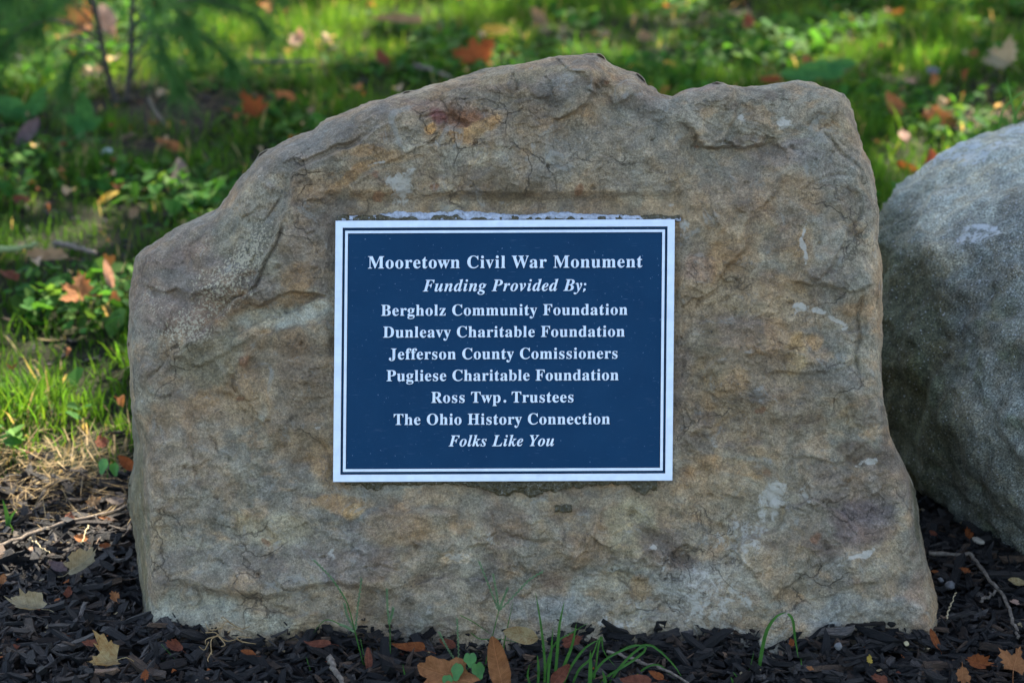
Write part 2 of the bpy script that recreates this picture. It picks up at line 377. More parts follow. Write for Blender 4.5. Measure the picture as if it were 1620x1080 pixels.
# nodules and overhang along the top
H += ledge([(925, 92), (936, 120), (942, 150), (930, 168), (905, 181), (882, 190), (866, 186)], .017, 4, 60)
H += ledge([(874, 150), (868, 157), (852, 159), (836, 150), (832, 140)], .007, 4, 20) + crack([(811, 112), (813, 128), (812, 143)], .007, 2.5)
H += bump(905, 140, 42, 26, -20, .012) + bump(1000, 150, 40, 20, 20, .006) + crack([(905, 112), (925, 130), (945, 142)], .004, 3)
H += ledge([(1020, 140), (985, 158), (965, 170)], .006, 4, 25) + ledge([(700, 215), (660, 240), (600, 262)], .005, 4, 30)
H += ledge([(760, 165), (800, 170), (812, 150)], .006, 5, 30) + crack([(695, 150), (715, 182), (742, 206)], .005, 3) + crack([(660, 185), (700, 180), (740, 200)], .004, 2.5)
H += ledge([(570, 215), (520, 232), (478, 256), (450, 262), (424, 244)], .008, 4, 30) + ledge([(520, 188), (560, 200), (640, 165)], .007, 4, 25)
H += ledge([(850, 275), (862, 250), (872, 232)], .004, 4, 18) + ledge([(470, 320), (510, 300), (548, 290), (600, 262)], .005, 4, 24)
# right-hand side
H += ledge([(1392, 440), (1376, 448), (1355, 460), (1330, 458), (1300, 450), (1280, 452), (1245, 444)], .010, 4, 40)
H += ledge([(1345, 355), (1330, 392), (1310, 430), (1284, 450)], .008, 4, 40) + ledge([(1178, 437), (1162, 441), (1146, 447)], .005, 3, 16)
H += ledge([(1372, 560), (1330, 585), (1290, 592), (1240, 590), (1205, 592)], .008, 5, 40) + ledge([(1225, 440), (1232, 455), (1240, 470)], .004, 3, 15)
H += ledge([(1082, 507), (1120, 502), (1170, 505), (1220, 512)], .004, 4, 26) + crack([(1364, 460), (1358, 510), (1356, 560), (1364, 600)], .007, 3)
H += crack([(1298, 205), (1325, 232), (1350, 262), (1372, 300)], .006, 3) + bump(1210, 620, 120, 40, 8, .007) + bump(1250, 250, 110, 60, 20, .010)
H += crack([(1355, 300), (1362, 340), (1340, 372)], .005, 3) + ledge([(1395, 330), (1372, 360), (1355, 372)], .006, 4, 25)
H += ledge([(1385, 690), (1360, 715), (1330, 730), (1290, 728), (1240, 722)], .005, 4, 35)
# lower part
H += ledge([(655, 965), (620, 945), (580, 930), (540, 926), (480, 936), (430, 948), (360, 944), (300, 930), (240, 922)], .012, 13, 90)
H += bump(330, 960, 110, 18, 2, -.010) + ledge([(300, 960), (370, 958), (430, 965), (520, 970)], .005, 4, 25)
H += ledge([(548, 748), (530, 728), (512, 705), (500, 690)], .006, 4, 30) + bump(520, 745, 30, 40, -30, .008)
H += crack([(985, 800), (1010, 835), (1050, 860), (1105, 900)], .010, 12) + ledge([(780, 800), (790, 830), (770, 860), (735, 862)], .006, 4, 22)
H += ledge([(960, 790), (948, 830), (940, 880), (900, 905)], .007, 5, 30) + ledge([(1330, 880), (1280, 900), (1230, 940), (1200, 990)], .006, 5, 35)
H += crack([(300, 700), (312, 745), (322, 790)], .003, 2.5) + bump(700, 880, 60, 16, -25, .006)+bump(430, 835, 60, 35, 10, .006)
H += bump(1275, 560, 18, 40, 10, .006) + bump(388, 566, 9, 9, 0, .006) + crack([(396, 580), (402, 562)], .006, 4)
H += bump(1410, 880, 60, 120, 0, -.010) + ledge([(1395, 925), (1330, 935), (1270, 950)], .004, 5, 30)
H += crack([(1372, 300), (1360, 250), (1320, 215)], .003, 2.2)
# many short chipped scarps and hairline fractures across the face
rk = np.random.default_rng(44)
W3 = P+np.stack([5*fbm(P, 1/20, 4, 16, .6), 5*fbm(P, 1/20, 4, 17, .6)], 1)
fam = [-38, -8, 4, 55, 20, -60]
for k in range(230):
    x0, y0 = rk.uniform(225, 1470), rk.uniform(110, 1020); Ln = rk.lognormal(math.log(42), .55); an = R(fam[rk.integers(0, 6)]+rk.normal(0, 14)); st_ = [np.array((x0, y0))]
    for q_ in range(4): an += rk.normal(0, .35); st_.append(st_[-1]+np.array((math.cos(an), math.sin(an)))*Ln/4)
    if rk.random() < .5: st_ = st_[::-1]
    st_ = np.array(st_); lo_, hi_ = st_.min(0)-55, st_.max(0)+55; m_ = (W3[:, 0] > lo_[0]) & (W3[:, 0] < hi_[0]) & (W3[:, 1] > lo_[1]) & (W3[:, 1] < hi_[1])
    if not m_.any(): continue
    d, s_2, al = poly_sd(W3[m_], st_); ends_ = sstep(0, .2, al)*sstep(1, .8, al)
    if k % 4: H[m_] += rk.uniform(.0018, .0052)*sstep(-.5, 2.2, d*s_2)*np.exp(-np.maximum(d*s_2, 0)/rk.uniform(8, 17))*ends_
    else: H[m_] -= rk.uniform(.002, .0045)*np.exp(-(d/rk.uniform(1.6, 2.6))**2)*ends_
for k in range(120):                                            # small pits
    x0, y0, r0 = rk.uniform(225, 1470), rk.uniform(110, 1020), rk.uniform(1.8, 5); m_ = (np.abs(W3[:, 0]-x0) < 16) & (np.abs(W3[:, 1]-y0) < 16)
    H[m_] -= .0011*r0*np.exp(-(((W3[m_, 0]-x0)/r0)**2+((W3[m_, 1]-y0)/r0/.8)**2)**1.5)
# keep the bed behind the plaque flat and low
pm = sstep(20, 0, np.maximum(np.maximum(530-px, px-1067), np.maximum(320-py, py-797)))
H = H*(1-pm)+np.minimum(H*.25-.002, .001)*pm
H = np.clip(H, -.09, .035)
# rounding at the rim (wider and deeper on the left shoulder and the left flank)
def loc(x, y, rx, ry): return np.exp(-(((px-x)/rx)**2+((py-y)/ry)**2))
ew = 26+24*loc(420, 230, 260, 130)+20*loc(900, 100, 260, 60)+16*loc(215, 850, 60, 260)+14*loc(1250, 130, 160, 60)
ed = .040+.045*loc(420, 230, 260, 130)+.055*loc(215, 850, 80, 260)+.03*loc(1440, 800, 60, 120)+.02*loc(900, 100, 260, 60)
ew = ew*(1+.35*fbm(P, 1/60, 3, 51)); e = np.clip(edge/ew, 0, 1)
roll = ed*(1-np.sqrt(np.clip(1-(1-e)**2.2, 0, 1)))
fl = sstep(-18, 10, (232+.0*py+6*fbm(P, 1/50, 3, 52))-px)*sstep(640, 720, py)          # left flank turns away
roll += .065*fl*sstep(250, 205, px)
H = H-roll
V = at_depth(px, py, DF-H)
# sides and back
K = 30; rimH = H[-N:].reshape(N); T = .33
sides = []
for k in range(1, K+1):
    f = k/K
    dep = f*T
    sc = 1-.02*f-.55*max(0, f-.72)**1.3/.28**1.3*.6
    q = V[-N:]if k == 1 else None
    base = at_depth(CX+np.cos(th)*Rr, CY+np.sin(th)*Rr, DF-rimH)
    c0 = at_depth(CX, CY, DF)
    pt = c0+(base-c0)*sc-EZ*dep*1.0
    nn = .012*fbm(pt, 9, 4, 61)*min(1, f*3)+.004*fbm(pt, 30, 3, 62)
    rad = base-c0; rad -= (rad@EZ)[:, None]*EZ; rad /= np.linalg.norm(rad, axis=1)[:, None]
    pt = pt+rad*(nn-.010*min(1, f*4))[:, None]
    sides.append(pt)
V = np.concatenate([V]+sides+[(at_depth(CX, CY, DF)-EZ*(T+.03))[None], at_depth(CX, CY, DF-H[0])[None]])
nr = len(rings)+K; i = np.arange(nr-1)[:, None]*N; j = np.arange(N)[None]; j2 = (j+1) % N
F = np.stack([i+j, i+N+j, i+N+j2, i+j2], -1).reshape(-1, 4)
jj = np.arange(N); cB, cF = len(V)-2, len(V)-1
Tt = np.concatenate([np.stack([np.full(N, cF), jj, (jj+1) % N], 1), np.stack([np.full(N, cB), (nr-1)*N+(jj+1) % N, (nr-1)*N+jj], 1)])
# colours: the stone's own minerals, stains and crusts
q = V-CAM; dd = -(q@EZ); ppx = q@EX/dd*FPX+810; ppy = 540-q@EY/dd*FPX
PP = np.stack([ppx, ppy], 1); WW = PP+np.stack([14*fbm(V, 22, 4, 71), 14*fbm(V, 22, 4, 72)], 1)
n1 = fbm(V, 4.5, 5, 73, .6); n2 = fbm(V, 14, 5, 74, .6); n3 = fbm(V, 9, 5, 75, .62); n4 = fbm(V*np.array((1, 1, 2.2)), 26, 4, 76, .6)
def mixc(c, col, f): f = np.clip(f, 0, 1)[:, None]; return c*(1-f)+np.array(col)*f
tone = np.tile(np.array((.225, .178, .118)), (len(V), 1))
tone = mixc(tone, (.205, .185, .138), sstep(-.3, .35, n1))
tone = mixc(tone, (.150, .120, .092), .75*sstep(.0, .6, n2))
tone = mixc(tone, (.270, .235, .165), .7*sstep(.05, .6, -n2))
tone = mixc(tone, (.290, .19, .095), .42*sstep(.15, .6, n3))
tone = mixc(tone, (.155, .138, .112), .6*sstep(.2, .65, -n3))
tone = mixc(tone, (.32, .22, .125), .45*sstep(.3, .7, n4)); tone = mixc(tone, (.13, .10, .08), .5*sstep(.3, .7, -n4))
cav = None
def blob(x, y, rx, ry, ang, col, st=.8, p=2.):
    global tone
    c_, s_ = math.cos(R(ang)), math.sin(R(ang)); dx, dy = WW[:, 0]-x, WW[:, 1]-y
    r_ = ((np.abs(dx*c_+dy*s_)/rx)**p+(np.abs(-dx*s_+dy*c_)/ry)**p)
    tone = mixc(tone, col, st*sstep(1.5, .45, r_+.35*n4))
PUR, RED, OCH, RST, DRK, PALE, OLV, BLU = (.155, .138, .112), (.175, .122, .09), (.32, .195, .085), (.17, .085, .045), (.105, .075, .05), (.40, .37, .30), (.21, .195, .13), (.25, .25, .22)
for a_ in [(455, 245, 110, 34, -22, PUR, .8), (560, 200, 70, 22, -18, PUR, .6), (275, 450, 85, 70, -30, RED, .75), (345, 400, 110, 50, -35, PUR, .7), (290, 400, 55, 18, -25, RED, .5),
           (700, 185, 60, 26, 10, RED, .8), (725, 190, 26, 16, 30, RST, .8), (685, 190, 18, 14, 0, (.13, .05, .045), .8), (760, 205, 30, 10, -20, OCH, .7), (676, 212, 10, 8, 0, (.36, .2, .07), .8), (735, 215, 24, 8, 10, OCH, .7),
           (600, 240, 70, 10, 4, OCH, .5), (570, 275, 60, 12, -25, OCH, .6), (860, 115, 90, 12, -6, (.24, .2, .12), .5), (900, 145, 50, 30, -10, (.15, .135, .105), .6), (780, 165, 40, 20, 0, (.17, .15, .11), .5),
           (800, 300, 60, 24, 8, (.14, .10, .055), .75), (850, 250, 60, 50, 0, (.2, .18, .14), .4), (1000, 240, 120, 60, 0, (.225, .19, .14), .5), (1230, 300, 70, 60, 0, (.23, .16, .10), .45), (1270, 300, 40, 30, 20, OCH, .35),
           (1150, 270, 60, 50, 20, PUR, .4), (1240, 240, 60, 20, 0, (.17, .135, .12), .5), (1100, 200, 60, 25, 0, (.23, .2, .15), .5), (1115, 130, 60, 10, -10, (.2, .15, .13), .5),
           (455, 500, 85, 20, -3, (.31, .30, .24), .9), (400, 380, 40, 60, -60, OLV, .4), (480, 400, 50, 50, 0, (.19, .145, .1), .6), (470, 440, 30, 30, 0, OCH, .35), (440, 570, 100, 45, -10, (.19, .14, .085), .6), (330, 570, 60, 40, -40, OLV, .6),
           (350, 640, 100, 30, -15, OCH, .3), (480, 640, 50, 100, 0, (.17, .12, .075), .6), (470, 560, 40, 40, 0, (.15, .11, .075), .5), (300, 760, 70, 80, 0, (.22, .18, .13), .5), (520, 740, 30, 45, -30, OCH, .55), (490, 700, 60, 30, 0, (.2, .14, .075), .6),
           (430, 830, 60, 28, 10, (.33, .27, .16), .6), (540, 800, 60, 16, 0, OCH, .6), (560, 810, 26, 12, 0, (.4, .25, .1), .5), (640, 840, 60, 30, 0, OCH, .35), (330, 900, 90, 40, -10, PUR, .35), (560, 900, 60, 30, 0, (.17, .14, .12), .5),
           (300, 965, 90, 26, 0, (.29, .28, .22), .8), (420, 985, 60, 16, 0, (.3, .29, .22), .6), (600, 960, 70, 30, 0, (.19, .165, .12), .4), (715, 880, 26, 8, -35, (.42, .34, .24), .8), (870, 960, 90, 26, 0, BLU, .6),
           (800, 820, 45, 30, 20, (.17, .125, .09), .6), (1000, 840, 40, 45, 20, (.30, .255, .15), .6), (1060, 880, 55, 22, 35, (.13, .10, .075), .75), (860, 905, 26, 14, 10, (.13, .1, .075), .7), (890, 870, 70, 20, 5, (.2, .16, .11), .4),
           (960, 915, 60, 26, -10, (.3, .29, .23), .6), (1010, 935, 20, 14, 0, OCH, .5), (700, 800, 60, 30, 0, (.2, .17, .12), .4), (1200, 780, 100, 70, 0, (.24, .21, .15), .5), (1100, 760, 40, 26, 0, OCH, .4), (1150, 735, 70, 16, 5, OCH, .45),
           (1190, 470, 90, 30, 0, (.25, .19, .11), .5), (1170, 520, 60, 26, 0, RED, .4), (1120, 560, 24, 50, 0, (.15, .115, .065), .6), (1255, 560, 14, 38, 8, (.36, .25, .12), .75), (1200, 560, 60, 50, 0, (.2, .145, .09), .5), (1285, 540, 12, 12, 0, OCH, .6),
           (1145, 600, 34, 22, 0, OCH, .45), (1320, 600, 50, 20, 0, PUR, .6), (1360, 720, 26, 20, 0, DRK, .7), (1365, 830, 50, 30, 20, (.13, .1, .095), .7), (1340, 770, 90, 26, 0, (.18, .145, .11), .5), (1440, 880, 30, 60, 0, PUR, .5),
           (1450, 960, 26, 60, 0, (.22, .14, .09), .5), (1340, 965, 120, 30, 0, BLU, .6), (1220, 930, 60, 20, -20, (.18, .14, .09), .6), (1185, 940, 16, 14, 0, RST, .5), (1120, 940, 90, 50, 0, (.27, .25, .2), .6),
           (1272, 400, 14, 36, 6, (.2, .14, .08), .6), (1105, 425, 26, 26, 0, (.2, .13, .095), .5), (1240, 380, 30, 14, -30, (.14, .1, .07), .5), (1330, 250, 30, 60, -20, (.21, .19, .15), .5)]:
    blob(*a_)
for x, y, r_ in [(605, 286, 5), (697, 305, 7), (910, 308, 8), (388, 568, 9), (420, 850, 5), (1296, 845, 7), (600, 313, 6), (1113, 240, 4), (386, 628, 5), (1210, 645, 6), (1199, 644, 5), (955, 122, 4), (1217, 742, 6)]:
    blob(x, y, r_*1.0, r_*1.0, 0, RST, .7)
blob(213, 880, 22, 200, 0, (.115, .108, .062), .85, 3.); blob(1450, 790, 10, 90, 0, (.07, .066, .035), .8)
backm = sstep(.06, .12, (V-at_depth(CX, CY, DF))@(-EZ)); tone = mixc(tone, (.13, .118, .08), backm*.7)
tone = tone*np.array((1.38, 1.25, 1.10))
crust = np.zeros(len(V)); lich = np.zeros(len(V))
def mask(arr, x, y, rx, ry, ang, v, soft=.9):
    c_, s_ = math.cos(R(ang)), math.sin(R(ang)); dx, dy = WW[:, 0]-x, WW[:, 1]-y
    r_ = np.sqrt((dx*c_+dy*s_)**2/rx**2+(-dx*s_+dy*c_)**2/ry**2)
    np.maximum(arr, v*sstep(1+soft, 1-soft, r_), out=arr)
for a_ in [(637, 292, 22, 34, 30, .85), (602, 263, 20, 5, -20, .8), (690, 228, 22, 7, -20, .55), (1246, 200, 14, 12, 0, .8), (1262, 204, 16, 4, 10, .6), (1186, 176, 7, 8, 0, .7), (1272, 385, 4, 32, 6, .9), (1262, 488, 18, 9, 15, .95),
           (1290, 497, 14, 5, 10, .9), (1318, 512, 16, 5, 30, .95), (1328, 524, 5, 6, 60, .95), (1130, 698, 26, 16, 40, .55), (1225, 790, 26, 45, 0, .7), (1270, 775, 18, 18, 40, .6), (1180, 860, 70, 60, -30, .56), (1110, 950, 80, 60, 0, .60), (1060, 900, 40, 40, 0, .45),
           (1170, 945, 40, 18, 50, .62), (1368, 735, 16, 8, -20, .75), (1365, 872, 24, 6, -5, .9), (1330, 884, 12, 4, -5, .8), (975, 985, 40, 14, -10, .6), (1000, 960, 26, 22, 0, .55), (530, 880, 12, 10, 40, .6), (712, 880, 20, 7, -38, .7),
           (785, 850, 10, 14, 10, .6), (1035, 870, 8, 5, 0, .7), (512, 672, 8, 12, -40, .55), (419, 286, 6, 3, 0, .9), (1060, 320, 16, 4, -30, .5), (1415, 812, 6, 40, 0, .3), (1455, 775, 5, 20, 0, .6), (235, 640, 5, 4, 0, .7),
           (930, 225, 40, 14, -15, .38), (570, 355, 60, 4, 0, .55), (1080, 350, 10, 10, 0, .9), (1076, 362, 4, 12, 0, .8), (1140, 1000, 60, 16, 0, .6)]:
    mask(crust, *a_)
for a_ in [(395, 400, 60, 26, -50, .72), (350, 450, 70, 34, -40, .64), (290, 520, 50, 34, -30, .62), (330, 390, 40, 16, -40, .4), (250, 480, 30, 30, 0, .38), (1180, 990, 60, 20, 0, .25)]:
    mask(lich, *a_)
ROCK_LOC = (0, .02, 0)
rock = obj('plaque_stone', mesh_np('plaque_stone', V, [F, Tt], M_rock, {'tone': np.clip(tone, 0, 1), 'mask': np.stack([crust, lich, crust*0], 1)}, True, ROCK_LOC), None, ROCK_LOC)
tag(rock, 'large brown flat-faced sandstone boulder leaning back behind the blue plaque', 'boulder')

# ------------------------------------------------------------------ grey boulder
nu, nv = 540, 310
PLAN = np.array([(.500, .64), (.502, .50), (.525, .38), (.580, .28), (.655, .18), (.76, .09), (.95, .04), (1.25, .07), (1.48, .22), (1.56, .50), (1.50, .85), (1.25, 1.06), (.85, 1.04), (.58, .88)])
pp_ = smooth_path([np.append(q_, 0) for q_ in np.concatenate([PLAN[-2:], PLAN, PLAN[:3]])], 700)[:, :2]; c0_ = np.array((1.0, .6))
aa_ = np.unwrap(np.arctan2(pp_[:, 1]-c0_[1], pp_[:, 0]-c0_[0])); ra_ = np.hypot(*(pp_-c0_).T); o_ = np.argsort(aa_)
v = math.pi*np.clip(.5-.5*np.cos(np.linspace(0, math.pi, nv)), .00002, .99998)
# angles spaced evenly along the outline
uu = np.linspace(0, 2*math.pi, nu, endpoint=False); am = aa_.min()
base_a = am+.6+uu; rb_ = np.interp(base_a, aa_[o_], ra_[o_], period=None); over_ = base_a > aa_.max(); rb_[over_] = np.interp(base_a[over_]-2*math.pi, aa_[o_], ra_[o_])
U, VV = np.meshgrid(base_a, v); RB = np.broadcast_to(rb_, U.shape)
ex_ = .50; sv = np.abs(np.sin(VV))**ex_; hv = np.sign(np.cos(VV))*np.abs(np.cos(VV))**(ex_*1.15)
X_ = c0_[0]+np.cos(U)*RB*sv; Y_ = c0_[1]+np.sin(U)*RB*sv
zt = .430-.075*sstep(.55, .15, Y_)-.045*sstep(.74, .52, X_)
Z_ = np.where(hv > 0, .12+(zt-.12)*hv, .12+.26*hv)
V = np.stack([X_, Y_, Z_], -1).reshape(-1, 3)
lo = sstep(.16, -.03, V[:, 2])[:, None]; V[:, :2] = c0_+(V[:, :2]-c0_)*(1-.10*lo)
G_ = V.reshape(nv, nu, 3); du = np.roll(G_, -1, 1)-np.roll(G_, 1, 1); dv = np.gradient(G_, axis=0); n = np.cross(dv, du).reshape(-1, 3); n /= np.linalg.norm(n, axis=1)[:, None]+1e-12
n *= np.sign((n*(V-np.array((1.0, .6, .15)))).sum(1))[:, None]
Q = V*1.0; sidem = sstep(.42, .30, V[:, 2]+.03*fbm(V, 8, 3, 87))
dsp = .014*fbm(Q, 3.2, 3, 81)+.011*fbm(Q, 8, 3, 82)+.0035*fbm(Q, 40, 3, 84)
dsp += sidem*(.012*fbm(Q, 18, 4, 83)+.012*(terrace(fbm(Q*np.array((1, 1, 1.6)), 6, 4, 85), 4, .1))+.016*fbm(Q, 8, 5, 91, .55, True))
dsp -= .020*np.exp(-((V[:, 2]-.17-.25*(V[:, 0]-.8))/.022)**2)*sstep(-.2, .3, fbm(Q, 4, 2, 86))*sidem
V = V+n*dsp[:, None]
i = np.arange(nv-1)[:, None]*nu; j = np.arange(nu)[None]; j2 = (j+1) % nu
F = np.stack([i+j, i+nu+j, i+nu+j2, i+j2], -1).reshape(-1, 4)
m = n
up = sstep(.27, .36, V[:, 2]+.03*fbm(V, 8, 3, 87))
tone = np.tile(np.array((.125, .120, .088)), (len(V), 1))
tone = mixc(tone, (.41, .385, .285), up*.85); a1 = fbm(V, 9, 5, 88); a2 = fbm(V, 25, 4, 89)  # skylight painted into the tone: top lighter, sides left dark
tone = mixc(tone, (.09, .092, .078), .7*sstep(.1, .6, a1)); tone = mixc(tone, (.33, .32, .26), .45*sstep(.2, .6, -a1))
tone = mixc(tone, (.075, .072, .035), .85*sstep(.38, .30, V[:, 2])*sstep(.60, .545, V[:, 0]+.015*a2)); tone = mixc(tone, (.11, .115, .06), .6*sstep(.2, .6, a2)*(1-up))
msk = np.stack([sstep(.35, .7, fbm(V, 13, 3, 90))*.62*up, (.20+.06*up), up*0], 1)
bl = (1.0, .6, 0)
F = [F, np.arange(nu)[None, ::-1], (np.arange(nu)+(nv-1)*nu)[None]]
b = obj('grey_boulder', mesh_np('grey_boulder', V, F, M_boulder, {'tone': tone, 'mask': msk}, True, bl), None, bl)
tag(b, 'pale grey rounded boulder cut off by the right edge beside the plaque stone', 'boulder')

# ------------------------------------------------------------------ plaque
t = NT('brushed_aluminium'); st = t.noise(1.0, 3, .6, vec=t.coord('Object', (14, 1500, 1500)))
M_alu = t.set(color=t.ramp(t.noise(60, 4, .6), [(.3, (.56, .575, .60)), (.7, (.65, .665, .69))]), metal=.85, rough=t.ramp(st, [(.3, .38), (.7, .55)]), normal=t.bump(st, .25, .0004))
t = NT('blue_enamel'); w = t.noise(260, 3, .6)
sc_ = t.ramp(t.noise(1.0, 2, .5, vec=t.coord('Object', (320, 260, 200))), [(.715, 0.), (.75, .6)])
c = t.ramp(t.noise(12, 5, .6), [(.3, (.0045, .034, .078)), (.7, (.0065, .042, .092))]); c = t.mix(sc_, c, (.22, .3, .42))
sm = t.noise(1.0, 7, .7, vec=t.coord('Object', (22, 60, 20))); c = t.mix(t.ramp(sm, [(.62, 0.), (.80, .25)]), c, (.12, .16, .22))
hs = t.noise(1.0, 2, .5, vec=t.coord('Object', (60, 1400, 200))); c = t.mix(t.ramp(hs, [(.70, 0.), (.74, .35)]), c, (.15, .22, .33))
M_blue = t.set(color=c, rough=t.ramp(t.noise(30, 4, .6), [(.3, .5), (.7, .62)]), spec=.09, normal=t.bump(t.noise(900, 2, .5), .25, .0006))
t = NT('adhesive'); c = t.ramp(t.noise(220, 5, .7, dist=1), [(.3, (.025, .018, .006)), (.55, (.10, .075, .028)), (.72, (.3, .27, .22))])
M_glue = t.set(color=c, rough=.22, spec=.6, normal=t.bump(t.noise(260, 5, .6), 1., .004))
t = NT('white_caulk'); c = t.ramp(t.noise(200, 5, .65), [(.30, (.16, .13, .10)), (.42, (.36, .36, .38)), (.65, (.56, .57, .61))])
M_caulk = t.set(color=c, rough=.6, normal=t.bump(t.noise(300, 5, .6), .9, .003))
PD = DF-.0105; KP = PD/FPX
def pl(x, y):  # photo pixel on the plaque -> local metres
    return ((x-797.3)*KP, -(y-554.5)*KP)
pc = at_depth(797.3, 554.5, PD)
plaque = empty('plaque', pc); plaque.rotation_euler = (R(90-PITCH), 0, 0)
tag(plaque, 'blue rectangular monument plaque with white serif lettering and brushed metal border', 'plaque')
SH = lambda x, y: (x+.0095*y, y+.0042*x)      # the plate was cut very slightly out of square
def box_rings(name, w, h, z0, z1, mat, inner=None, bev=.0004):
    """rectangular slab or picture-frame ring, bevelled front edges"""
    def loop(a, b_, z): return [(*SH(sx*a, sy*b_), z) for sx, sy in ((-1, -1), (1, -1), (1, 1), (-1, 1))]
    a, b_ = w/2, h/2; Ls = [loop(a, b_, z0), loop(a, b_, z1-bev), loop(a-bev, b_-bev, z1)]
    if inner:
        c_, d_ = inner[0]/2, inner[1]/2; Ls += [loop(c_+bev, d_+bev, z1), loop(c_, d_, z1-bev), loop(c_, d_, z0)]
    V = np.array(sum(Ls, [])); Fq = []
    for k in range(len(Ls)-1+(1 if inner else 0)):
        k2 = (k+1) % len(Ls)
        for q_ in range(4): Fq.append((k*4+q_, k*4+(q_+1) % 4, k2*4+(q_+1) % 4, k2*4+q_))
    if not inner: Fq += [(8, 9, 10, 11), (3, 2, 1, 0)]
    return obj(name, mesh_np(name, V, np.array(Fq), mat), plaque)
WP, HP = 537*KP, 413*KP
box_rings('plate', WP, HP, -.0065, 0, M_alu)
box_rings('blue_panel', WP-20*KP, HP-20*KP, .00005, .0003, M_blue, bev=.00005)
box_rings('border_frame', WP, HP, .00002, .0014, M_alu, (WP-23.5*KP, HP-23.5*KP))
box_rings('border_line', WP-31*KP, HP-32*KP, .0003, .0013, M_alu, (WP-40*KP, HP-41*KP), .0002)
t = NT('painted_shadow_edge'); M_shadow_edge = t.set(color=(.0015, .005, .013), rough=.6, spec=.1)  # near-black navy for painted relief shadow: rings beside frame and border line, letter outlines
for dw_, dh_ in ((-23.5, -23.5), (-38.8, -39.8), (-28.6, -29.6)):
    box_rings('painted_shadow_edge', WP+dw_*KP, HP+dh_*KP, .0003, .00045, M_shadow_edge, (WP+(dw_-2.4)*KP, HP+(dh_-2.4)*KP), .00002)
def serif(s, it):
    o = ''
    for ch in s:
        if ch.isupper(): o += chr((0x1D468 if it else 0x1D400)+ord(ch)-65)
        elif ch.islower(): o += chr((0x1D482 if it else 0x1D41A)+ord(ch)-97)
        elif ch in '.;': o += ' '
        else: o += ch
    return o
LINES = [("Mooretown Civil War Monument", 0, 581, 1015, 423.8, 19.2), ("Funding Provided By;", 1, 668, 927, 460.4, 18.2), ("Bergholz Community Foundation", 0, 602.5, 992, 498.6, 17.2),
         ("Dunleavy Charitable Foundation", 0, 606, 988, 533, 17.2), ("Jefferson County Comissioners", 0, 615.5, 977, 567.6, 17.2), ("Pugliese Charitable Foundation", 0, 612, 979, 601.8, 17.2),
         ("Ross Twp. Trustees", 0, 683, 908, 636.4, 17.2), ("The Ohio History Connection", 0, 624, 966, 671, 17.2), ("Folks Like You", 1, 711, 878, 705.2, 17.2)]
def text_mesh(body, space=1.0, ext=0.0, off=.003):
    cu = bpy.data.curves.new('txt', 'FONT'); cu.body = body; cu.space_character = space; cu.extrude = ext; cu.resolution_u = 5; cu.offset = off
    o = bpy.data.objects.new('txt', cu); C.objects.link(o); bpy.context.view_layer.update()
    me = bpy.data.meshes.new_from_object(o.evaluated_get(bpy.context.evaluated_depsgraph_get()))
    bpy.data.objects.remove(o); bpy.data.curves.remove(cu); me.materials.clear()
    return me
def verts(me): a_ = np.empty(len(me.vertices)*3, np.float32); me.vertices.foreach_get('co', a_); return a_.reshape(-1, 3)
